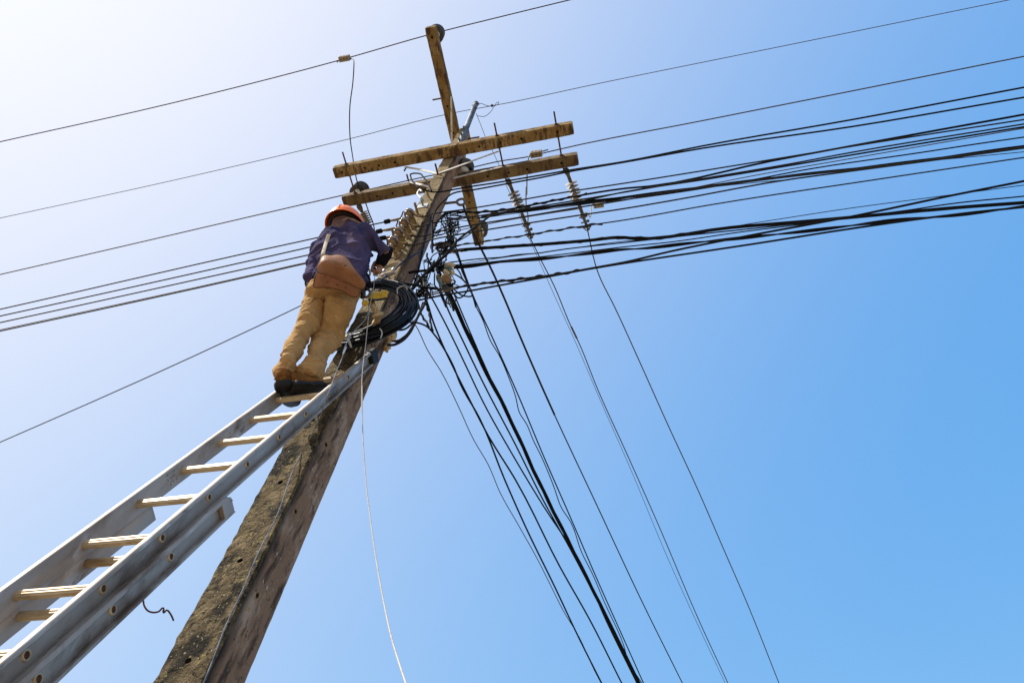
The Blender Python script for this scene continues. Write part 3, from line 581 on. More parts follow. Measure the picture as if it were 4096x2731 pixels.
# guy wire on the eye bolt: thick sleeve, then thinner
dwire('straight guy wire falling from the eye bolt past the end of the top crossarm', C(c4, (860, 730), (905, 850), (985, 1020), (1080, 1210), (1240, 1568)) + C(c7, (606, 288), (700, 505), (900, 935), (1050, 1255), (1205, 1568)), LINK0.z, -.35, .0066, 'wire_dark', 'guy_wire', pre=[LINK0], cat='wire',
      parts=lambda t, p: G().tube([x for x in p if (x - p[0]).length < 2.6], .0105, 8).build('guy_grip', M['wire_dark'], t))
dd_ = [
 ('falling cable that swings out from under the coil, twisted where it straightens', C(c7, (215, 262), (245, 264), (275, 275), (310, 312), (345, 365), (372, 415), (400, 485), (470, 610), (560, 830), (640, 1010), (740, 1215), (830, 1405), (912, 1568)), -.05, .0062, None),
 ('falling black cable, second from the left at the lower edge', C(c7, (232, 100), (258, 140), (280, 190), (300, 255), (330, 330), (372, 420), (430, 535), (500, 670), (600, 832), (760, 1145), (870, 1340), (985, 1568)), 0, .0072, None),
 ('falling cable on the left flank of the thick bundle, starting with twisted turns', C(c7, (250, 90), (272, 130), (300, 180), (340, 255), (380, 335), (430, 440), (480, 545), (580, 725), (700, 925), (830, 1125), (930, 1345), (1040, 1568)), .05, .0065, None),
 ('falling cable close to the left side of the thick bundle', C(c7, (318, 95), (328, 140), (345, 190), (410, 330), (480, 475), (600, 705), (700, 905), (800, 1085), (930, 1335), (1048, 1568)), .08, .0068, None),
 ('thick black bundle of falling cables that reaches the lower edge', C(c7, (335, 110), (375, 190), (430, 310), (480, 415), (560, 570), (690, 850), (810, 1090), (930, 1330), (1045, 1568)), .1, .0085, twisted(.0095, 1.4, .0085, 3)),
 ('falling cable close to the right side of the thick bundle', C(c7, (335, 60), (350, 95), (365, 130), (390, 190), (490, 422), (620, 695), (690, 845), (810, 1085), (935, 1330), (1052, 1568)), .12, .0062, None),
 ('straight falling cable right of the thick bundle', C(c7, (372, -45), (385, -5), (440, 150), (520, 325), (600, 503), (700, 742), (800, 970), (900, 1202), (1000, 1425), (1064, 1568)), .15, .0066, None),
 ('wavy thin falling cable right of the thick bundle', C(c7, (388, 0), (412, 75), (440, 150), (455, 200), (480, 250), (510, 330), (540, 380), (575, 460), (600, 530), (615, 590), (640, 630), (665, 690), (690, 740), (740, 860), (765, 930), (800, 985), (840, 1095), (880, 1175), (920, 1270), (990, 1425), (1010, 1490), (1058, 1568)), .15, .0048, None)]
for lab_, px, y0, r, pt in dd_: dwire(lab_, px, 0, -.35, r, y0=y0, parts=pt)
# twisted starts of two of them
for a_, lab_ in ((C(g4, (1330, 640), (1370, 780), (1400, 880), (1450, 980), (1530, 1090), (1545, 1150)), 'short twisted cable tail beside the coil, left one'), (C(g4, (1480, 560), (1500, 660), (1510, 750), (1560, 900), (1580, 1060), (1610, 1180), (1620, 1230)), 'short twisted cable tail beside the coil, right one')):
    wire('cable_tail', lab_, [at_y(q, -.02) for q in a_], .006, 'cable', 'cable', 'short cable tails at the pole', parts=wrapped(.0065, .09, .005, 9))
# single dark wire to the lower left
pw = [at_y(q, -.33) for q in (c1(900, 900), c1(700, 1000), c1(485, 1107))]
p2_ = [at_z(q, pw[2].z - .25 * i) for i, q in enumerate((c1(485, 1107), c1(0, 1338), (0, 1768)))]
wire('drop_wire', 'lone thin dark wire slanting down to the left edge behind the worker', extend([pw[0], pw[1]] + p2_, 0, 8), .0033, 'wire_dark', 'wire')

# jumpers and connectors between the line wires and the strain insulators
def connector(p, u, label, tails):
    t = thing('line_connector', p, label, 'connector', 'pale bolted line connectors'); u = u.normalized(); w = Vector((0, 0, 1)); w = (w - u * w.dot(u)).normalized(); d = u.cross(w)
    q = p - d * 0 - w * .03
    G().box(q, u * .062, w * .036, d * .03).build('body', M['clamp'], t, smooth=False, bevel=.006)
    g = G()
    for k in (-.036, 0, .036):
        g.lathe([(.008, -.004), (.008, .003), (.005, .003), (.005, .002)], q + u * k - w * .036, -w, 6); g.lathe([(.008, -.004), (.008, .003), (.005, .003)], q + u * k - d * .03, -d, 6)
        g.lathe([(.008, -.004), (.008, .003), (.005, .003)], q + u * k + d * .03, d, 6)
    g.build('clamp_bolts', M['rust'], t, smooth=False)['kind'] = 'stuff'
    for nm, pts, r, m in tails: G().tube(smooth(pts, 6), r, 7).build(nm, M[m], t)
    return t
cu = Vector((1, .02, .02))
zq = PIN[2].z - .05; c0 = at_z(g3(280, 390), zq)
zj = lin(zq, H + .1, 9)
j1 = [at_z(g3(*q), z) for q, z in zip(((318, 396), (345, 402), (354, 430), (345, 600), (320, 800), (322, 1080), (338, 1200), (352, 1290), (388, 1470)), zj)] + [at_z(c1(1085, 140), H + .03), at_z(c1(1120, 240), H), at_z(c1(1160, 345), H - .02), ST[2]]
connector(c0, cu, 'pale connector on the uppermost wire, left of the top crossarm', [('jumper', j1, .0062, 'wire_dark'), ('tail', [c0 - cu * .05, at_z(g3(208, 428), zq)], .006, 'wire_dark')])
zq = PIN[1].z - .03; c0 = at_z(g3(1915, 1203), zq)
j2 = [at_z(g3(*q), z) for q, z in zip(((1885, 1205), (1862, 1212), (1845, 1260), (1835, 1400), (1832, 1560)), lin(zq, H + .03, 5))] + [at_z(c4(1425, 470), H), at_z(c4(1422, 640), H), at_z(c4(1440, 760), H), ST[1] + Vector((0, -.1, 0))]
connector(c0, cu, 'pale connector between the two long crossarms on the right', [('jumper', j2, .0066, 'clamp'), ('tail', [c0 + Vector((.03, 0, .01)), at_z(g3(2015, 1174), zq)], .006, 'wire_dark')])
zq = PIN[3].z - .03; c0 = at_z(c4(2102, 625), zq)
j3 = [at_z(c4(*q), z) for q, z in zip(((2070, 625), (2045, 628), (2033, 650), (2035, 710), (2028, 735), (2012, 735)), lin(zq, H + .06, 6))] + [at_z(c4(1998, 712), H + .03), at_z(c4(1975, 712), H + .02), at_z(c4(1975, 740), H)]
connector(c0, cu, 'pale connector amid the cables right of the rightmost strain insulator', [('jumper', j3, .0056, 'clamp')])
# loops of tie wire on the pole tip
top = at_y((1905, 425), -.12)
g = G(); g.tube(smooth([top + Vector((.045 * cos(a), .02 * sin(a) - .02, .06 * sin(a) - .02)) for a in [2 * pi * i / 10 for i in range(10)]], 4, True), .003, 6, closed=True)
g.tube(smooth([at_z(q, top.z) for q in C(g3, (1395, 780), (1440, 780), (1500, 800), (1545, 800), (1580, 790), (1592, 768), (1580, 770), (1560, 795), (1520, 855), (1470, 890), (1410, 885))], 5), .0034, 6)
q = at_z(g3(1535, 798), top.z); g.lathe([(.006, -.02), (.02, 0), (.006, .02)], q, (1, 0, 0), 8)
tag(g.build('tie_wire', M['wire_dark'], None), 'loose loops of tie wire round the tip of the galvanised bar', 'tie wire')

# ------------------------------------------------------------------ cables on and beside the pole
def ycable(label, px, ya, yb, r, m='cable', grp='slack cables at the pole', parts=None):
    ys = lin(ya, yb, len(px)); return wire('slack_cable', label, [at_y(q, y) for q, y in zip(px, ys)], r, m, 'cable', grp, parts=parts)
wire('slack_cable', 'navy cable hugging the right side of the pole from the spools down', [onside(q, .012) for q in C(g6, (300, 300), (275, 410), (245, 500), (215, 620), (190, 720), (150, 900), (105, 1090), (60, 1230), (15, 1330))], .0085, 'blue_cable', 'cable', 'slack cables at the pole')
wire('slack_cable', 'thinner navy cable beside the other on the pole side', [onside(q, .012) for q in C(g6, (285, 380), (258, 430), (228, 540), (205, 630), (180, 740))], .006, 'blue_cable', 'cable', 'slack cables at the pole')
wire('slack_cable', 'navy cable branching across the pole front towards the hand', [onside(q, .012) for q in C(c1, (1640, 560), (1600, 598))] + [onfront(q, .02) for q in C(c1, (1520, 648), (1450, 690), (1380, 750), (1330, 800))] + [at_y(q, -.33) for q in C(c1, (1240, 870), (1150, 970))], .007, 'blue_cable', 'cable', 'slack cables at the pole')
ycable('grey diagonal cable sweeping up from the coil to the cable bunch', C(g6, (15, 1318), (60, 1262), (150, 1155), (250, 1045), (370, 935), (500, 825), (585, 735), (640, 655), (750, 562), (860, 480), (990, 385), (1130, 280)), -.02, -.12, .0088, 'cable_grey')
ycable('black diagonal cable beside the grey one', C(g6, (30, 1330), (75, 1280), (165, 1165), (262, 1060), (380, 950), (510, 838), (600, 740), (650, 640), (640, 600)), -.0, -.1, .006)
ycable('thin black slack cable rising right of the tangle', C(g6, (660, 650), (740, 605), (800, 570), (850, 530), (930, 440), (965, 370), (970, 310)), -.08, -.1, .0045)
ycable('long slack loop under the coil, outer one', C(g4, (790, 1475), (900, 1472), (1050, 1400), (1180, 1270), (1270, 1110), (1370, 900), (1450, 760), (1500, 640), (1515, 500), (1480, 330)), -.02, -.05, .009, 'cable_grey')
ycable('long slack loop under the coil, inner one', C(g4, (905, 1245), (860, 1265), (845, 1325), (880, 1388), (960, 1402), (1100, 1325), (1220, 1180), (1300, 1040), (1380, 880), (1440, 700)), -.03, -.04, .009, 'cable_grey')
ycable('short slack loop between coil and falling cables', C(g4, (960, 1200), (1080, 1190), (1200, 1115), (1300, 1010), (1400, 860), (1500, 620)), 0, .02, .007)
ycable('horizontal arm-like black cable stub pinned to the pole side', C(g6, (-15, 1085), (60, 1070), (160, 1060), (250, 1052), (340, 1062)), -.02, .02, .011)
ycable('loop hanging right of the beige tags, largest', C(g6, (600, 1090), (700, 1150), (800, 1255), (862, 1365), (850, 1412), (780, 1412), (650, 1345), (570, 1240), (560, 1180)), .05, .05, .0058)
ycable('loop hanging right of the beige tags, middle', C(g6, (640, 1010), (690, 1075), (740, 1180), (800, 1250), (805, 1310), (770, 1375), (700, 1432), (625, 1390), (560, 1310)), .04, .06, .0055)
ycable('loop hanging below the beige tags, smallest', C(g6, (560, 1300), (520, 1420), (505, 1480), (540, 1515), (600, 1500), (640, 1430), (620, 1380), (570, 1330)), .04, .06, .0055)
ycable('cable arching down from the tangle past the beige tags', C(g6, (500, 270), (440, 345), (470, 440), (520, 520), (560, 620), (600, 720), (650, 830), (700, 950), (720, 1040), (780, 1180), (830, 1300), (880, 1420), (920, 1560)), .02, .1, .0066)
ycable('upright slack cable left of the beige tags', C(g6, (345, 1090), (340, 1180), (360, 1280), (400, 1310), (420, 1370), (440, 1420), (500, 1560)), .02, .05, .0056)
ycable('brownish cable tail hanging by the pole edge', C(g6, (240, 815), (235, 850), (255, 900), (280, 950), (300, 990), (330, 1040)), 0, .03, .0075, 'cable_grey')
# fine tangled drop wires nobody could count
random.seed(21); g = G()
def blob(cx, cy, sx, sy, n, y0, y1, r0, r1, pts=7):
    for _ in range(n):
        a0 = random.uniform(0, 6.28); da = random.uniform(.5, 1.1) * random.choice((-1, 1)); y = random.uniform(y0, y1); q = []
        ox, oy = random.gauss(0, sx * .35), random.gauss(0, sy * .35); rx, ry = sx * random.uniform(.25, .9), sy * random.uniform(.25, .9)
        for k in range(pts): q.append(at_y(g6(cx + ox + rx * cos(a0 + da * k) * (1 - .05 * k), cy + oy + ry * sin(a0 + da * k)), y + .02 * sin(k * 1.7 + a0)))
        g.tube(smooth(q, 4), random.uniform(r0, r1), 6)
def spray(n, a, b, ja, jb, y0, y1, r0, r1, bow=30):
    for _ in range(n):
        p = [a[0] + random.gauss(0, ja), a[1] + random.gauss(0, ja)]; q = [b[0] + random.gauss(0, jb), b[1] + random.gauss(0, jb)]; y = random.uniform(y0, y1)
        m = [(p[0] * (1 - t) + q[0] * t + random.gauss(0, bow), p[1] * (1 - t) + q[1] * t + random.gauss(0, bow)) for t in (.3, .65)]
        g.tube(smooth([at_y(g6(*e), y + random.uniform(-.03, .03)) for e in [p] + m + [q]], 5), random.uniform(r0, r1), 6)
spray(7, (500, 300), (830, 300), 25, 40, -.1, .05, .003, .006, 22); spray(8, (510, 320), (590, 640), 25, 25, -.06, .06, .003, .006, 28)
spray(6, (600, 640), (330, 730), 18, 25, -.05, .05, .003, .0058, 16); spray(5, (330, 560), (620, 400), 22, 30, -.05, .05, .003, .005, 25)
spray(8, (590, 660), (370, 990), 20, 35, -.05, .06, .003, .006, 26); spray(7, (380, 1000), (500, 1020), 40, 30, -.03, .06, .0025, .0055, 35)
spray(6, (380, 1010), (560, 1300), 25, 30, .0, .08, .003, .006, 26); spray(5, (200, 920), (420, 1030), 20, 25, -.03, .05, .0022, .0035, 14)
spray(5, (190, 1240), (330, 900), 25, 40, -.05, .03, .003, .006, 25); spray(6, (150, 1380), (260, 1260), 30, 35, -.06, .02, .003, .007, 25)
spray(6, (600, 560), (560, 380), 30, 30, -.06, .05, .0028, .0045, 40); spray(5, (500, 1330), (600, 1560), 20, 22, .02, .08, .004, .008, 12)
blob(580, 420, 110, 90, 9, -.08, .06, .0022, .004); blob(580, 620, 70, 60, 8, -.06, .06, .0022, .0042); blob(420, 990, 80, 60, 10, -.04, .06, .0025, .0045)
blob(150, 1360, 80, 70, 8, -.08, .03, .003, .006); blob(560, 1250, 90, 90, 5, .0, .08, .003, .0045)
tag(g.build('tangled_wires', M['cable'], None), 'tangle of fine black drop wires on the right side of the pole', 'wire tangle', None, 'stuff')
random.seed(22); g = G(); spray(5, (370, 780), (640, 740), 20, 30, -.03, .05, .003, .0055, 12); spray(4, (330, 700), (600, 690), 14, 20, -.03, .05, .003, .005, 12); spray(4, (120, 1120), (280, 1400), 30, 40, -.05, .03, .004, .007, 20); spray(3, (60, 1400), (220, 1330), 20, 20, -.05, .0, .004, .006, 14)
tag(g.build('tangled_wires', M['bare'], None), 'brownish wire ends mixed into the black tangle beside the pole', 'wire tangle', None, 'stuff')
# tags and splice closures in the tangle
for i, (uv, ang, a, b, m, lab_) in enumerate(((g6(556, 975), 5, .042, .019, 'cream_plastic', 'cream oval cable tag, topmost of the cluster in the tangle'), (g6(540, 1045), 30, .042, .028, 'green_plastic', 'grey-green cable tag in the middle of the cluster'),
                                              (g6(520, 1098), 48, .040, .018, 'cream_plastic', 'cream oval cable tag leaning below the grey-green one'), (g6(598, 1080), 70, .02, .013, 'cream_plastic', 'smallest cream tag at the right of the cluster'), (g6(508, 1168), 40, .042, .030, 'brown_plastic', 'brown flat cable tag below the cream ones'))):
    q = at_y(uv, .02 - .01 * i); u = R0 * cos(radians(ang)) + R1 * sin(radians(ang)); w = R1 * cos(radians(ang)) - R0 * sin(radians(ang)); g = G(); o = []
    for s_, k in ((-1, .75), (-.6, 1), (.6, 1), (1, .75)): o.append([q + R2 * s_ * .012 + (u * a * cos(t_) * k + w * b * k * (abs(sin(t_)) ** .7) * (1 if sin(t_) > 0 else -1)) for t_ in [2 * pi * j / 20 for j in range(20)]])
    g.rings(o); tag(g.build('cable_tag', M[m], None), lab_, 'cable tag', 'plastic tags in the cable tangle')
t = thing('splice_closure', at_y(g6(440, 1210), .03), 'dark green cylindrical splice closure below the cable tags', 'splice closure')
a_, b_ = at_y(g6(405, 1145), .03), at_y(g6(480, 1280), .04); g = G(); u = (b_ - a_)
g.lathe([(.012, 0), (.026, .01), (.028, u.length * .25), (.024, u.length * .3), (.028, u.length * .38), (.028, u.length * .62), (.022, u.length * .7), (.027, u.length * .8), (.02, u.length)], a_, u, 16); g.build('tube', M['green_plastic'], t)
G().lathe([(.02, -.02), (.023, .0), (.016, .01)], a_, u, 10).build('cap', M['cream_plastic'], t)

# ------------------------------------------------------------------ extension ladder
TH, RS, LW = 1.26924, .30542, .2765
LDIR = Vector((0, cos(TH), sin(TH))); LN = Vector((0, sin(TH), -cos(TH)))
def LP(k, side=0, off=0, out=0): return Vector((-.0271 + .0022 * k + side * (LW / 2 + out), -.301, H - 4.469)) - LDIR * (RS * k) + LN * off
lad = thing('extension_ladder', LP(16.4), 'two-section aluminium extension ladder leaning on the pole', 'ladder')
hh = .036
PROF = [(0, -hh), (.006, -hh - .004), (.020, -hh - .005), (.028, -hh - .001), (.030, -hh + .006), (.027, -hh + .010), (.004, -hh + .007), (.004, hh - .007), (.026, hh - .009), (.029, hh - .005), (.027, hh), (0, hh)]
def rail(name, side, k0, k1, off, out=0):
    ux = Vector((side, 0, 0)); P_ = [(x, y) for x, y in PROF]; N = 40; g = G()
    ks = lin(k0, k1, N)
    if off: ks = [k0 + .20 * q for q in (0, .06, .16, .3, .5, .75)] + ks[1:]
    def hs_(k): return 1 if not off else .72 + .28 * sqrt(max(0, 1 - max(0, 1 - (k - k0) / .20) ** 2))
    g.rings([[LP(k, side, off, out) + ux * x + LN * (hh + (y - hh) * hs_(k)) for x, y in P_] for k in ks])
    return g.build(name, M['alu'], lad)
def rung(name, k, off, out=0):
    a, b = LP(k, -1, off, out) - Vector((.002, 0, 0)), LP(k, 1, off, out) + Vector((.002, 0, 0)); n = 24
    g = G(); rr = []
    for p in lin(a, b, 2): rr.append([p + (LDIR * cos(2 * pi * j / n) + LN * sin(2 * pi * j / n) * .92) * (.0165 if j % 2 else .0148) for j in range(n)])
    g.rings(rr); o = g.build(name, M['alu_rung'], lad, smooth=False)
    for s_ in (-1, 1):
        c = LP(k, s_, off, out); G().lathe([(.0105, .001), (.0105, .009), (.0135, .0095), (.017, .006), (.018, .0035)], c, (s_, 0, 0), 18, cap=False).build('rivet_ring', M['alu_rung'], o)
        G().lathe([(.0001, .0045), (.0105, .0045)], c, (s_, 0, 0), 14, cap=False).build('tube_bore', M['rust'], o)
    return o
for s_ in (-1, 1):
    rail('fly_rail', s_, -2.55 if s_ > 0 else -2.0, 11, 0); rail('base_rail', s_, 3.72, 16.4, .068, .012)
    g = G(); ux = Vector((s_, 0, 0)); rg = []
    for k, f in ((3.70, .62), (3.715, .78), (3.75, .88), (3.95, .94)):
        rg.append([LP(k, s_, .068, .012) + ux * (.0155 + x) + LN * (y + (1 - f) * .012) for x, y in ((-.0125 * f, -hh * f), (.0125 * f, -hh * f), (.0125 * f, hh * f), (-.0125 * f, hh * f))])
    g.rings(rg); g.build('rail_plug', M['alu'], lad, smooth=False, bevel=.004)
for k in range(-1, 11): rung('fly_rung', k, 0)
for k in range(5, 17):
    if k < 16: rung('base_rung', k, .068, .012)
for s_, k0 in ((1, -2.55), (-1, -2.0)):
    g = G(); g.sweep([(-.004, -hh - .008), (.032, -hh - .008), (.034, hh + .003), (-.004, hh + .003)], LP(k0 - .02, s_), LP(k0 + .32, s_), Vector((s_, 0, 0)), LN)
    g.build('end_cap', M['rubber'], lad, smooth=False, bevel=.005)
# faded printed sticker on the inside of the far rail
lk_ = lambda uv: at_x(uv, LP(3, -1).x)
g = G(); ux = Vector((.0012, 0, 0)); c = lk_(c5(895, 505))
for i in range(7):
    for j in range(2):
        if (i * 5 + j * 3) % 4 == 0: continue
        g.box(c + ux + LDIR * (.055 - .011 * i - .0) + LN * (-.012 + .02 * j), ux * .4, LDIR * (.0028), LN * (.008 if (i + j) % 3 else .0055))
c = lk_(c5(895, 478)); g.box(c + ux + LDIR * .02 - LN * .012, ux * .4, LDIR * .03, LN * .0035); c = lk_(c5(1285, 195)); g.box(c + ux, ux * .4, LDIR * .035, LN * .003)
g.build('faded_sticker', M['print'], lad, smooth=False)
dep = depth(LP(5, 1, .078)) + .03
wire('wire_scrap', 'crooked bit of rusty wire poking out from the ladder', [at_d(q, dep + .0) for q in C(c5, (745, 1090), (760, 1125), (765, 1155), (785, 1183), (812, 1192), (845, 1186), (868, 1168), (868, 1194), (884, 1180), (905, 1200), (922, 1236))], .0030, 'rust', 'wire scrap', k=3)

# ------------------------------------------------------------------ hanging cords
q = C(c1, (1177, 790), (1160, 950), (1125, 1130), (1105, 1300), (1080, 1540)) + C(c2, (1190, 870), (1170, 1090), (1168, 1400)) + C(c5, (1922, 0), (1925, 200), (1945, 520), (1970, 720), (2000, 930), (2040, 1150), (2085, 1350), (2124, 1475)) + [PP(932, 1568)]
zc = [H - 3.15 - 3.5 * ((p[1] - q[0][1]) / (q[-1][1] - q[0][1])) ** .72 for p in q]
wire('hand_line', 'pale cord hanging from the hand down past the ladder', extend([at_z(p, z) for p, z in zip(q, zc)], 0, 1.5, False), .0023, 'white_cord', 'cord')
q = C(c1, (1140, 975), (1120, 1080), (1060, 1270), (960, 1370), (880, 1560)) + C(c2, (1000, 770), (900, 1020), (800, 1290))
pp = [at_y(p, y) for p, y in zip(q, (-.36, -.38, -.42, -.42, -.42, -.42, -.44, -.46))]
pp += [at_y(c2(730, 1480), -.30)] + [onfront(p, .02) for p in C(c5, (1660, 240), (1560, 430), (1470, 680), (1360, 900), (1290, 1070), (1200, 1260), (1120, 1470), (1080, 1568))]
wire('hand_line', 'thin cord running down the front edge of the pole behind the ladder', extend(pp, 0, 2, False), .0026, 'pale_blue_cord', 'cord')

# ------------------------------------------------------------------ the coil of cable, rope and lanyard
outer = C(c1, (1120, 890), (1290, 868), (1430, 905), (1530, 985), (1576, 1090), (1552, 1180), (1480, 1270), (1370, 1350), (1230, 1420), (1050, 1480), (860, 1518), (720, 1515), (650, 1460), (690, 1300), (800, 1120), (950, 960))
inner = C(c1, (1140, 940), (1265, 955), (1365, 990), (1412, 1035), (1408, 1082), (1370, 1140), (1310, 1200), (1220, 1262), (1110, 1318), (990, 1362), (880, 1392), (800, 1400), (770, 1370), (830, 1260), (930, 1120), (1040, 1000))
coil = thing('cable_coil', at_y(outer[4], -.27), 'big coil of blue-black cable hanging on the pole beside the worker', 'cable coil')
random.seed(5); NS = 34
for s_ in range(NS):
    t_ = (s_ + .5) / NS; a1, a2 = random.uniform(0, 6.28), random.uniform(0, 6.28); y0 = -.25 - .07 * sin(pi * t_) - random.uniform(0, .03); p = []
    for i, (o_, i_) in enumerate(zip(outer, inner)):
        w = min(1.03, max(-.03, 1 - t_ + .09 * sin(2 * pi * i / 16 + a1) + .05 * sin(4 * pi * i / 16 + a2)))
        hid = {8: .02, 9: .06, 10: .11, 11: .15, 12: .16, 13: .16, 14: .14, 15: .10}.get(i, 0)
        p.append(at_y((i_[0] + (o_[0] - i_[0]) * w, i_[1] + (o_[1] - i_[1]) * w), y0 + hid + .018 * sin(2 * pi * i * 2 / 16 + a2)))
    G().tube(smooth(p, 6, True), .0066, 7, closed=True).build('turn', M['coil_cable'], coil)
for lab_, px, y in (('', C(c1, (1222, 1328), (1238, 1350), (1240, 1385), (1228, 1415)), -.365), ('', C(c1, (935, 1365), (918, 1390), (925, 1440), (948, 1500)), -.375), ('', C(c1, (925, 1368), (932, 1420), (955, 1500)), -.378), ('', C(c1, (1385, 985), (1388, 950), (1420, 930), (1465, 935), (1478, 960)), -.36), ('', C(c1, (1385, 1000), (1405, 940), (1440, 925), (1380, 950)), -.365)):
    G().tube(smooth([at_y(q, y) for q in px], 6), .0036, 6).build('cable_tie', M['white_cord'], coil)
rp_ = [at_y(q, y) for q, y in zip(C(c1, (1148, 1078), (1150, 1100), (1168, 1135), (1192, 1168), (1215, 1195), (1205, 1232), (1230, 1290), (1290, 1370)), (-.34, -.35, -.355, -.35, -.335, -.32, -.16, -.14))]
rp_ += [onside(q, .012) for q in C(c1, (1312, 1392), (1305, 1440), (1288, 1490), (1278, 1535))]
t = thing('rope', rp_[0], 'thick tan rope knotted on the pole inside the coil', 'rope')
ps = smooth(rp_, 8)
for i in range(3): G().tube(helix(ps, .010, .07, .009, 2 * pi * i / 3), .0098, 7).build('strand', M['rope'], t)
g = G(); q = at_y(c1(1205, 1200), -.345)
g.tube([q + Vector((.02 * cos(a), .012 * sin(a), .026 * sin(a) + .01 * cos(a))) for a in [2 * pi * i / 12 for i in range(12)]], .013, 8, closed=True); g.build('knot', M['rope'], t)
q = rp_[-3]; g = G()
for dz in (.02, -.07): g.tube([q + Vector((.014 * cos(a), .01 + .02 * sin(a), dz + .022 * sin(a))) for a in [2 * pi * i / 10 for i in range(10)]], .012, 8, closed=True)
g.build('knot', M['rope'], t)

# ------------------------------------------------------------------ lofted bodies from measured sections
def sections(rows, n=28):
    """rows: (left pixel, right pixel, depth plane y, thickness ratio[, lift])"""
    out = []
    cs = []
    for L, R_, y, th in rows:
        m = ((L[0] + R_[0]) / 2, (L[1] + R_[1]) / 2); c = at_y(m, y); d = depth(c); a, b = at_d(L, d), at_d(R_, d); cs.append((c, (b - a) / 2, th))
    for i, (c, hv, th) in enumerate(cs):
        t = (cs[min(i + 1, len(cs) - 1)][0] - cs[max(i - 1, 0)][0]).normalized(); w = t.cross(hv).normalized()
        out.append([c + hv * cos(2 * pi * j / n) + w * (hv.length * th * sin(2 * pi * j / n)) for j in range(n)])
    return out
def loft(rows, k=5, n=28):
    s = sections(rows, n); m = len(s); cols = [smooth([s[i][j] for i in range(m)], k) for j in range(n)]
    return [[cols[j][i] for j in range(n)] for i in range(len(cols[0]))]
def ball(c, ax, n=16, m=10):
    return [[Vector(c) + ax[0] * (sin(pi * i / m) * cos(2 * pi * j / n)) + ax[1] * (sin(pi * i / m) * sin(2 * pi * j / n)) + ax[2] * cos(pi * i / m) for j in range(n)] for i in range(1, m)]
def fuse(name, lofts, m, parent, voxel=.009, sm=6, disp=None, keep=None):
    g = G()
    for r in lofts: g.rings(r)
    o = g.build(name, m, parent, smooth='all')
    a = o.modifiers.new('r', 'REMESH'); a.mode = 'VOXEL'; a.voxel_size = voxel
    b = o.modifiers.new('s', 'SMOOTH'); b.factor = .5; b.iterations = sm
    applied(o); off = parent
    while off.parent: off = off.parent
    off = off.location
    if disp:
        nn = [v.normal.copy() for v in o.data.vertices]
        for v, nr in zip(o.data.vertices, nn): v.co += nr * disp(v.co + off)
        b = o.modifiers.new('s', 'SMOOTH'); b.factor = .5; b.iterations = 2; applied(o)
    for p in o.data.polygons: p.use_smooth = True
    return o
def fold(p, axis_, fa, fb, seed, amp, sharp=1.6):
    """cloth folds: noise that varies quickly along axis_ and slowly across it"""
    s = p.dot(axis_); q = (p - axis_ * s) * fb + Vector((seed, seed * 2, s * fa)) ; n_ = noise.noise(q) + .45 * noise.noise(q * 2.1 + Vector((9, 3, 1)))
    r = 1 - min(1, abs(n_) * sharp); return amp * (r ** 3 - .42)

# ------------------------------------------------------------------ the lineman
man = thing('person', LP(0), 'lineman in orange hard hat, navy shirt and khaki trousers standing on the ladder', 'person')
# trousers
LL = [(cB(900, 230), cB(1330, 330), -.52, .8), (cB(830, 440), cB(1280, 560), -.50, .85), (cB(790, 640), cB(1300, 700), -.485, .9), (cB(722, 860), cB(1240, 920), -.465, .92), (cB(655, 1090), cB(1150, 1160), -.445, .95), (cB(562, 1290), cB(985, 1330), -.435, 1.0), (c2(362, 700), c2(578, 760), -.42, 1.0), (c2(325, 830), c2(530, 850), -.415, .95), (c2(308, 920), c2(482, 925), -.40, 1.0), (c2(240, 990), c2(482, 985), -.375, .95), (c2(248, 1062), c2(462, 1035), -.365, .9)]
RL = [(cB(1290, 300), cB(2010, 430), -.51, .62), (cB(1250, 520), cB(1975, 620), -.48, .66), (cB(1205, 820), cB(1890, 850), -.44, .72), (cB(1150, 1050), cB(1800, 1050), -.40, .78), (cB(1062, 1230), cB(1700, 1240), -.365, .8), (cB(1000, 1380), cB(1655, 1420), -.335, .8), (c2(622, 700), c2(905, 745), -.335, .85), (c2(600, 800), c2(825, 820), -.34, .95), (c2(592, 880), c2(803, 890), -.34, 1.0), (c2(512, 962), c2(800, 965), -.335, .9), (c2(468, 1045), c2(782, 1040), -.315, .85), (c2(480, 1080), c2(735, 1092), -.31, .8)]
PV = [(cB(895, 262), cB(1975, 480), -.525, .6), (cB(845, 420), cB(1985, 520), -.51, .66), (cB(870, 560), cB(1900, 640), -.495, .5)]
LEGAX = Vector((.05, .25, 1)).normalized()
def trouser_fold(p):
    z = p.z - H; p = p + Vector((noise.noise(p * 7), noise.noise(p * 7 + Vector((5, 0, 0))), noise.noise(p * 6 + Vector((0, 7, 0))))) * .05
    knee = math.exp(-((z + 4.0) / .11) ** 2); cuff = math.exp(-((z + 4.27) / .06) ** 2); hip = math.exp(-((z + 3.72) / .10) ** 2)
    return fold(p, LEGAX, 15, 7, 3, .002 + .009 * knee + .010 * cuff + .006 * hip) + fold(p, Vector((.75, -.3, .6)).normalized(), 12, 5, 8, .008) + fold(p, Vector((-.7, -.2, .7)).normalized(), 11, 5, 15, .006) + noise.noise(p * 60) * .0007
tro = fuse('trousers', [loft(LL), loft(PV)], M['khaki'], man, .006, 3, trouser_fold)
leg2 = fuse('leg', [loft(RL)], M['khaki'], man, .006, 3, trouser_fold)
bm = bmesh.new(); bm.from_mesh(tro.data); bm.from_mesh(leg2.data); bm.to_mesh(tro.data); bm.free(); bpy.data.objects.remove(leg2)
for p in tro.data.polygons: p.use_smooth = True
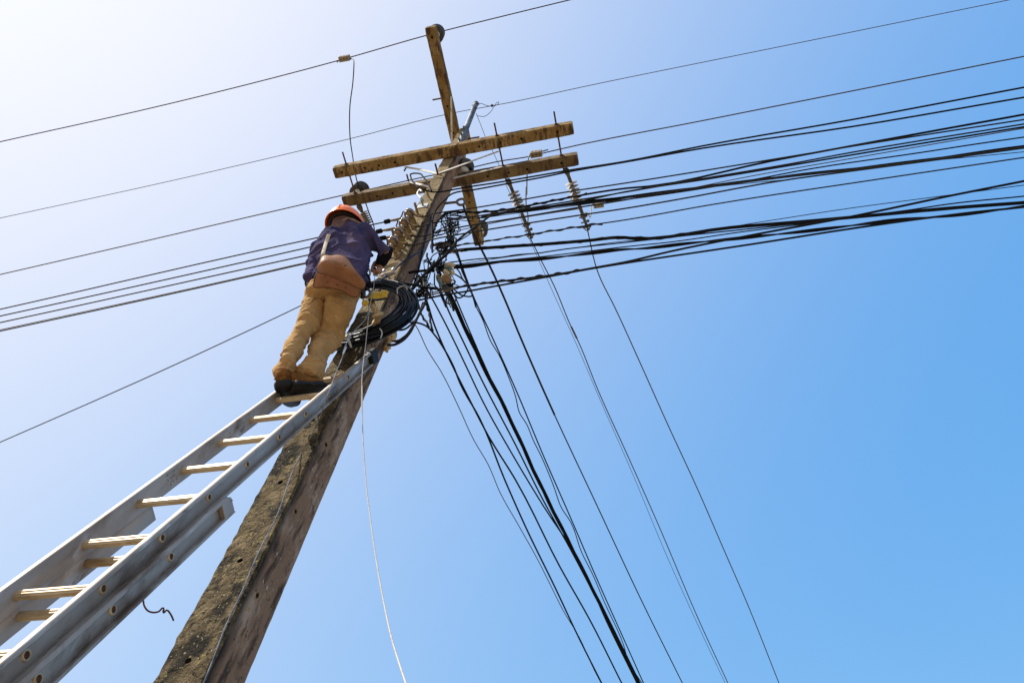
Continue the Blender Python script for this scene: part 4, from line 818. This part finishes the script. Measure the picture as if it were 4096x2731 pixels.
# seams and pocket edges on the trousers, laid on the cloth
def seam(px, nm, m, r=.0028, d=0):
    from mathutils.bvhtree import BVHTree
    dg = bpy.context.evaluated_depsgraph_get(); o = tro; bv = BVHTree.FromPolygons([v.co + man.location for v in o.data.vertices], [list(p.vertices) for p in o.data.polygons]); q = []
    for uv in px:
        h = bv.ray_cast(CAM, ray(*uv).normalized())
        if h[0]: q.append(h[0] - ray(*uv).normalized() * .001)
    if len(q) > 1: G().tube(smooth(q, 4), r, 6).build(nm, M[m], tro)
seam(lin_px := C(cB, (1330, 520), (1420, 580), (1500, 585), (1620, 540), (1730, 528), (1790, 535)), 'pocket_seam', 'khaki', .0035)
seam(C(cB, (1080, 570), (1000, 600), (930, 690), (880, 710), (800, 745)), 'pocket_seam', 'khaki', .0035)
# shirt
TO = [(cB(885, 285), cB(2005, 450), -.525, .66), (cA(425, 1470), cA(1560, 1300), -.54, .62), (cA(380, 1280), cA(1590, 1180), -.55, .62), (cA(352, 1080), cA(1600, 1060), -.56, .62), (cA(400, 850), cA(1610, 900), -.58, .6), (cA(520, 720), cA(1640, 700), -.595, .58), (cA(660, 620), cA(1640, 540), -.605, .52), (cA(760, 560), cA(1560, 440), -.615, .45), (cA(860, 520), cA(1430, 400), -.62, .42)]
SL = [(cA(620, 660), cA(760, 900), -.60, .9), (cA(450, 800), cA(690, 980), -.60, .95), (cA(330, 1030), cA(560, 1100), -.60, .95), (cA(245, 1230), cA(480, 1290), -.60, .9), (cA(165, 1480), cA(440, 1500), -.60, .85), (cA(175, 1525), cA(405, 1545), -.60, .8)]
SR = [(cA(1480, 420), cA(1330, 860), -.59, .8), (cA(1715, 550), cA(1480, 950), -.56, .85), (cA(1850, 690), cA(1590, 1010), -.53, .85), (cA(1985, 830), cA(1680, 1030), -.50, .82), (cA(2058, 930), cA(1752, 1040), -.475, .8)]
UPAX = Vector((.1, -.15, 1)).normalized(); SIDEAX = Vector((1, 0, .25)).normalized()
def shirt_fold(p):
    p = p + Vector((noise.noise(p * 6), 0, noise.noise(p * 6 + Vector((0, 7, 0))))) * .05
    return fold(p, SIDEAX, 9, 2.6, 5, .026, 1.5) + fold(p, Vector((-.6, .2, .8)).normalized(), 11, 4, 12, .014) + noise.noise(p * 55) * .0008
shirt = fuse('shirt', [loft(TO), loft(SL), loft(SR)], M['navy'], man, .007, 5, shirt_fold)
g = G(); g.tube(smooth([at_y(q, -.60) for q in C(cA, (690, 575), (850, 575), (900, 500), (1000, 435), (1150, 395), (1300, 375), (1430, 372), (1560, 432))], 6), .0085, 8); g.build('collar', M['navy'], shirt)
# dark sleeves of the undershirt and the body itself
FA = [(cA(2050, 880), cA(1730, 960), -.48, .8), (cA(2046, 980), cA(1730, 1045), -.46, .85), (cA(2028, 1075), cA(1705, 1090), -.44, .85), (cA(1965, 1180), cA(1682, 1150), -.42, .85), (cA(1870, 1285), cA(1678, 1190), -.40, .8), (cA(1760, 1300), cA(1676, 1215), -.39, .8)]
fuse('undershirt_sleeve', [loft(FA)], M['black_cloth'], man, .006, 4, lambda p: fold(p, Vector((.6, .2, .6)).normalized(), 30, 9, 2, .005))
FL = [(cA(190, 1450), cA(400, 1480), -.60, .8), (cA(200, 1560), cA(390, 1580), -.58, .8), (c1(512, 890), c1(600, 905), -.55, .8), (c1(525, 930), c1(600, 945), -.50, .8), (c1(560, 920), c1(640, 950), -.44, .8)]
fuse('undershirt_sleeve', [loft(FL)], M['black_cloth'], man, .006, 4)
# body: head, neck, torso core, arms and hands as one skin
HC = at_y(cA(1050, 490), -.62)
hu = Vector((-.04, -.33, .94)).normalized(); hr = (Vector((1, .04, -.02)) - hu * Vector((1, .04, -.02)).dot(hu)).normalized(); hf = hu.cross(hr)
skull = [[c for c in r] for r in ball(HC + hu * .0 + hf * .01, (hr * .076, hf * .095, hu * .115))]
neck = [[HC + (at_y(cA(1140, 580), -.605) - HC) * t_ * 1.3 + hr * (.058 * cos(2 * pi * j / 16)) + hf * (.058 * sin(2 * pi * j / 16)) for j in range(16)] for t_ in (0, .3, .6, 1)]
core = loft([((L[0] * .8 + R_[0] * .2, L[1] * .8 + R_[1] * .2), (L[0] * .2 + R_[0] * .8, L[1] * .2 + R_[1] * .8), y, th * .9) for L, R_, y, th in TO])
def thin(rows, k): return loft([((L[0] * (1 - k) + R_[0] * k, L[1] * (1 - k) + R_[1] * k), (L[0] * k + R_[0] * (1 - k), L[1] * k + R_[1] * (1 - k)), y, th) for L, R_, y, th in rows])
wr = at_y(cA(1690, 1215), -.40); pm = at_y(cA(1712, 1290), -.385); pd = (pm - wr).normalized()
def taper(pts, r): 
    ps = smooth(pts, 4); g = G(); rr = [r[0] + (r[1] - r[0]) * i / (len(ps) - 1) for i in range(len(ps))]; g.tube(ps, rr, 10); n = 10; return [g.v[i:i + n] for i in range(0, len(g.v), n)]
hand = [taper([at_y(cA(1760, 1215), -.405), at_y(cA(1690, 1215), -.40), at_y(cA(1660, 1260), -.395)], (.019, .017))]
hand += [taper([at_y(cA(1750, 1240), -.40), at_y(cA(1775, 1300), -.39), at_y(cA(1770, 1350), -.385)], (.022, .020))]
fing = [[(1790, 1300), (1800, 1365), (1765, 1420), (1690, 1440), (1640, 1425)], [(1770, 1320), (1775, 1385), (1735, 1425), (1670, 1420), (1630, 1395)], [(1755, 1320), (1755, 1370), (1715, 1400), (1655, 1395), (1615, 1370)], [(1740, 1310), (1735, 1350), (1700, 1375), (1650, 1365), (1610, 1345)]]
for i, f in enumerate(fing): hand.append(taper([at_y(cA(*q), -.375 - .012 * i) for q in f], (.0098, .0075)))
hand.append(taper([at_y(cA(*q), -.40) for q in ((1665, 1215), (1635, 1260), (1612, 1320), (1590, 1375), (1565, 1390))], (.0115, .0085)))
fuse('body', [skull, neck, core, thin(SL[:-1], .25), thin(SR, .25), thin(FA, .2), thin(FL[2:], .25), thin(LL[:-2], .27), thin(RL[:-2], .27)] + hand, M['skin'], man, .0045, 2)
# face turned away from the camera
g = G(); fc = HC - hf * -.098
for s_ in (-1, 1): g.rings(ball(HC + hr * (.032 * s_) + hf * .092 + hu * .0, (hr * .012, hf * .008, hu * .008), 10, 6))
g.build('eyes', M['porcelain_white'], man)
g = G(); g.tube([HC + hf * .094 + hu * .015, HC + hf * .112 - hu * .02, HC + hf * .118 - hu * .032], [.008, .012, .014], 8); g.build('nose', M['skin'], man)
g = G(); g.tube([HC + hf * .085 - hu * .06 + hr * (.024 * k) for k in (-1, -.3, .3, 1)], .005, 6); g.build('mouth', M['hood'], man)
# sun hood under the hat
hood = [[HC + hu * z + (hr * .088 * k * cos(2 * pi * j / 24) + hf * .108 * k * sin(2 * pi * j / 24)) - hf * dy for j in range(24)] for z, k, dy in ((.09, .72, 0), (.05, .95, 0), (.0, 1.0, 0), (-.05, .97, .004), (-.09, .88, .01), (-.13, .85, .015))]
fuse('sun_hood', [hood], M['hood'], man, .005, 3, lambda p: fold(p, hu, 22, 7, 4, .006))
g = G()
for a, b, c_ in (((835, 455), (960, 350), (1100, 270)), ((1100, 275), (1230, 320), (1370, 395))):
    g.tube(smooth([at_d(cA(*q), depth(HC) - d_) for q, d_ in zip((a, b, c_), (.085, .105, .1))], 6), .008, 8, flat=.35, up=R1)
g.build('chin_strap', M['hood_band'], man)
# hard hat: shell with brim, lining visible from below
sh_ = HC + hu * .018; g = G(); hp = []
for i in range(15):
    a = pi / 2 * i / 14; hp.append((cos(a), sin(a)))
shell = [[sh_ + hr * (.122 * x * cos(q)) + hf * (.148 * x * sin(q)) + hu * (.132 * z) for q in [2 * pi * j / 40 for j in range(40)]] for x, z in hp]
inn = [[sh_ + hr * (.117 * x * cos(q)) + hf * (.143 * x * sin(q)) + hu * (.126 * z) for q in [2 * pi * j / 40 for j in range(40)]] for x, z in hp][::-1]
brim = []
for e, z in ((1.0, .004), (1.06, -.004), (1.075, -.010), (1.06, -.013)):
    brim.append([sh_ + hr * (.122 * e * cos(q)) + hf * ((.148 * e + (.03 * (e > 1.01) * max(0, sin(q)) ** 2)) * sin(q)) + hu * z for q in [2 * pi * j / 40 for j in range(40)]])
g.rings(inn + brim[::-1] + shell, cap=True)
hat = g.build('hard_hat', M['orange'], man)
g = G()
for o_ in (0,):
    g.tube(smooth([sh_ + hr * (.1235 * sin(o_) * cos(a) * 1.0) + hf * (-.150 * cos(a) * cos(o_)) + hu * (.1335 * sin(a)) for a in [pi * i / 16 for i in range(1, 16)]], 2), .0035, 6)
g.build('ridge', M['orange'], hat)
G().tube([sh_ + hr * (.098 * cos(q)) + hf * (.120 * sin(q)) - hu * .012 for q in [2 * pi * j / 30 for j in range(30)]], .011, 8, closed=True, flat=.4, up=hr).build('headband', M['rubber'], hat)
# boots
def boot(h, t_, cuff, nm='boot', w=.043):
    up = cuff - h
    d = t_ - h; L = d.length; f = d.normalized(); u = (up - f * up.dot(f)).normalized(); s_ = f.cross(u); g = G()
    def ring(x, wd, z0, z1, n=18): return [h + f * (L * x) + s_ * (wd * cos(2 * pi * j / n)) + u * ((z0 + z1) / 2 + (z1 - z0) / 2 * sin(2 * pi * j / n)) for j in range(n)]
    up_ = [ring(-.03, w * .5, .018, .075), ring(.02, w * .8, .01, .11), ring(.12, w * .92, .008, .125), ring(.30, w * .95, .008, .12), ring(.45, w * .98, .008, .095), ring(.65, w * 1.06, .008, .078), ring(.85, w * .98, .008, .062), ring(.97, w * .7, .012, .05), ring(1.02, w * .3, .018, .04)]
    leg = [[h + (f * (L * .19)).lerp(up, k) + s_ * (w * .8 * cos(2 * pi * j / 18)) + f * (w * .85 * sin(2 * pi * j / 18)) + u * (.06 * (1 - k)) for j in range(18)] for k in (0, .3, .6, .8)]
    b = fuse(nm, [up_, leg], M['suede'], man, .006, 4, lambda p: fold(p, u, 28, 8, 7, .003))
    out = [(-.05, .5), (-.02, .8), (.06, 1.0), (.2, 1.0), (.38, .92), (.5, .95), (.68, 1.1), (.85, 1.03), (.97, .75), (1.03, .4)]
    lay = []
    for z, k in ((-.006, .96), (-.004, 1.02), (.022, 1.05), (.026, .98)):
        lay.append([h + f * (L * x) + s_ * (w * ww * k * 1.03) + u * (z + (.014 if .34 < x < .5 and z < 0 else 0)) for x, ww in out] + [h + f * (L * x) - s_ * (w * ww * k * 1.03) + u * (z + (.014 if .34 < x < .5 and z < 0 else 0)) for x, ww in out[::-1]])
    g = G(); g.rings(lay); g.build('sole', M['sole'], b)
    g = G(); g.tube(smooth([h + f * (L * x) + s_ * (w * k) + u * z for x, k, z in ((.06, -.95, .05), (-.03, -.3, .055), (-.03, .3, .055), (.06, .95, .05))], 4), .003, 5); g.build('heel_seam', M['suede'], b)
    return b
boot(at_y(c3(425, 760), -.385), at_y(c3(640, 1130), -.165), at_y(c2(360, 1000), -.37))
boot(at_y(c3(620, 835), -.345), at_y(c3(1262, 872), -.245), at_y(c2(630, 1020), -.315))

# ------------------------------------------------------------------ things he carries
def pillow(px, dep_, th, name, m, parent, k=5, wob=.0, bulge=None):
    """leather or cloth panel: outline in front of depth dep_, padded towards the back"""
    pts = smooth([Vector((x, y, 0)) for x, y in px], k, True); c = sum(pts, Vector()) / len(pts); rg = []
    for s_, z in ((.93, .55), (1.0, .35), (1.0, -.1), (.985, -.35), (.93, -.62), (.8, -.85), (.55, -.97), (.25, -1.0)):
        r = []
        for p in pts:
            q = c + (p - c) * s_; dz = z * th + (bulge(q.x, q.y) if bulge else 0) * (1 if z < 0 else .6)
            r.append(at_d((q.x, q.y), dep_ + dz + noise.noise(Vector((q.x * .02, q.y * .02, th * 50))) * wob))
        rg.append(r)
    return G().rings(rg).build(name, M[m], parent, smooth='all')
from mathutils.bvhtree import BVHTree
TREES = [BVHTree.FromPolygons([v.co + man.location for v in o.data.vertices], [list(p.vertices) for p in o.data.polygons]) for o in (tro, shirt)]
def skin_depth(uv):
    d = ray(*uv).normalized(); h = [t_.ray_cast(CAM, d) for t_ in TREES]; return min([depth(k[0]) for k in h if k[0]] or [9])
hipd = min(skin_depth(c1(x, y)) for x in range(640, 1040, 40) for y in range(680, 960, 40)) + .085
bag = thing('shoulder_bag', at_d(c1(840, 800), hipd - .12), 'tan leather shoulder bag with a big flap on the worker\'s lower back', 'bag')
POUCH = C(c1, (640, 790), (618, 820), (600, 900), (596, 930), (640, 940), (700, 938), (800, 950), (900, 985), (980, 1030), (1020, 1020), (1036, 960), (1030, 900), (900, 800), (750, 760))
pillow(POUCH, hipd - .10, .022, 'lower_pouch', 'leather', bag, 4, .006)
ridge = lambda x, y: -.075 * math.exp(-(((y - 1056 - (x - 1290) * .2) / 34) ** 2)) + .035 * max(0, ((y - 1035 - (x - 1290) * .42) / 60))
FLAP = C(c1, (690, 640), (672, 665), (650, 710), (628, 750), (634, 790), (700, 812), (800, 850), (900, 893), (1000, 935), (1045, 955), (1066, 950), (1084, 905), (1060, 860), (1010, 800), (960, 730), (925, 680), (890, 648), (840, 634), (760, 640))
pillow(FLAP, hipd - .185, .05, 'flap', 'leather', bag, 3, .008, ridge)
def piping(px, dep_, bulge, nm):
    pts = smooth([Vector((x, y, 0)) for x, y in px], 3, True); g = G()
    g.tube([at_d((p.x, p.y), dep_ - .004 + (bulge(p.x, p.y) if bulge else 0)) for p in pts], .0036, 6, closed=True); return g.build(nm, M['piping'], bag)
piping(FLAP, hipd - .185 - .003, ridge, 'flap_edge'); piping(POUCH, hipd - .10, None, 'pouch_edge')
q = at_d(c1(893, 742), hipd - .295); G().lathe([(.0001, -.006), (.010, -.004), (.012, .004)], q, R2, 14).build('stud', M['rust'], bag)
for uv in ((703, 840), (727, 892), (820, 916), (898, 940)): G().lathe([(.0001, -.004), (.003, -.003), (.004, .003)], at_d(c1(*uv), hipd - .128), R2, 8).build('rivet', M['rust'], bag)
from mathutils.bvhtree import BVHTree
bv = BVHTree.FromPolygons([v.co + man.location for v in shirt.data.vertices], [list(p.vertices) for p in shirt.data.polygons])
def onshirt(uv, off=.008):
    d = ray(*uv).normalized(); h = bv.ray_cast(CAM, d); return (h[0] if h[0] else at_d(uv, hipd - .1)) - d * off
g = G(); g.tube(smooth([onshirt(c1(*q_), .018) for q_ in ((742, 440), (735, 462), (722, 500), (708, 545), (695, 590), (684, 630), (679, 652))], 5), .0115, 10, flat=.22, up=R0); g.build('strap', M['strap'], bag)
g = G(); q = at_d(c1(680, 652), hipd - .16); g.tube([q + R0 * (.014 * cos(a)) + R1 * (.010 * sin(a)) for a in [2 * pi * i / 12 for i in range(12)]], .003, 6, closed=True); g.build('buckle', M['fitting'], bag)
g = G(); g.tube(smooth([onshirt(c1(*q_), .012) for q_ in ((694, 640), (740, 636), (800, 634), (850, 630))], 5), .006, 8, flat=.5, up=R0); g.build('edge_binding', M['blue_cable'], bag)
# belt with pouch, ring and yellow lanyard
belt = thing('tool_belt', at_y(c1(1080, 850), -.46), 'dark tool belt with pouch and steel ring at the worker\'s right hip', 'tool belt')
bd = depth(at_y(c1(1085, 860), -.45))
pillow(C(c1, (1050, 800), (1080, 790), (1115, 815), (1138, 890), (1130, 950), (1090, 975), (1055, 960), (1045, 880)), bd, .045, 'pouch', 'black_cloth', belt, 4, .006)
pillow(C(c1, (1040, 930), (1075, 950), (1090, 1000), (1070, 1050), (1035, 1040), (1028, 980)), bd + .02, .03, 'pouch', 'rubber', belt, 4, .004)
rc = at_y(c1(1085, 800), -.44); G().tube([rc + R0 * (.030 * cos(a)) + (R1 * .9 + R2 * .2) * (.036 * sin(a)) for a in [2 * pi * i / 20 for i in range(20)]], .0065, 8, closed=True).build('ring', M['galv'], belt)
G().tube(smooth([at_y(q_, -.58) for q_ in C(c1, (545, 905), (580, 870), (620, 835), (650, 815))], 5), .010, 8, flat=.4, up=R0).build('waistband', M['white_cord'], belt)
lan = thing('safety_lanyard', at_y(c1(1110, 1010), -.38), 'yellow webbing safety strap between the worker and the pole', 'safety strap')
def ribbon(a, b, c_, d, y0, y1, nm, m, th=.006):
    A, B, C_, D_ = at_y(a, y0), at_y(b, y1), at_y(c_, y1), at_y(d, y0); nrm = (B - A).cross(D_ - A).normalized() * th; g = G(); n_ = 10; rg = []
    for i in range(n_ + 1):
        t_ = i / n_; u_, l_ = A.lerp(B, t_), D_.lerp(C_, t_); s_ = nrm.normalized() * (.006 * sin(pi * t_)); rg.append([u_ + s_, l_ + s_, l_ + s_ + nrm, u_ + s_ + nrm])
    g.rings(rg); return g.build(nm, M[m], lan, smooth=False)
ribbon(c1(1112, 992), c1(1290, 964), c1(1291, 1032), c1(1112, 1046), -.40, -.375, 'webbing', 'yellow'); ribbon(c1(1112, 1044), c1(1291, 1030), c1(1290, 1042), c1(1112, 1058), -.402, -.378, 'edge_binding', 'rubber')
ribbon(c1(1062, 1035), c1(1122, 1075), c1(1108, 1105), c1(1050, 1085), -.43, -.41, 'webbing', 'yellow')
G().tube(smooth([at_y(c1(*q_), -.43) for q_ in ((1060, 940), (1075, 990), (1095, 1030), (1120, 1010), (1118, 965), (1095, 950))], 5), .008, 8).build('snap_hook', M['fitting'], lan)
# tool in the hand
t = thing('crimp_tool', at_y(cA(1660, 1345), -.385), 'small black tool gripped in the worker\'s right hand', 'tool')
a_, b_ = at_y(cA(1662, 1330), -.385), at_y(cA(1672, 1385), -.385); G().lathe([(.006, -.012), (.013, 0), (.014, .02), (.009, .045)], a_, b_ - a_, 10).build('grip', M['rubber'], t); G().lathe([(.005, .04), (.005, .075)], a_, b_ - a_, 8).build('tip', M['fitting'], t)
G().tube([at_y(cA(1660, 1378), -.40), at_y(cA(1600, 1392), -.405), at_y(cA(1545, 1388), -.41)], .0045, 8).build('handle', M['fitting'], t)
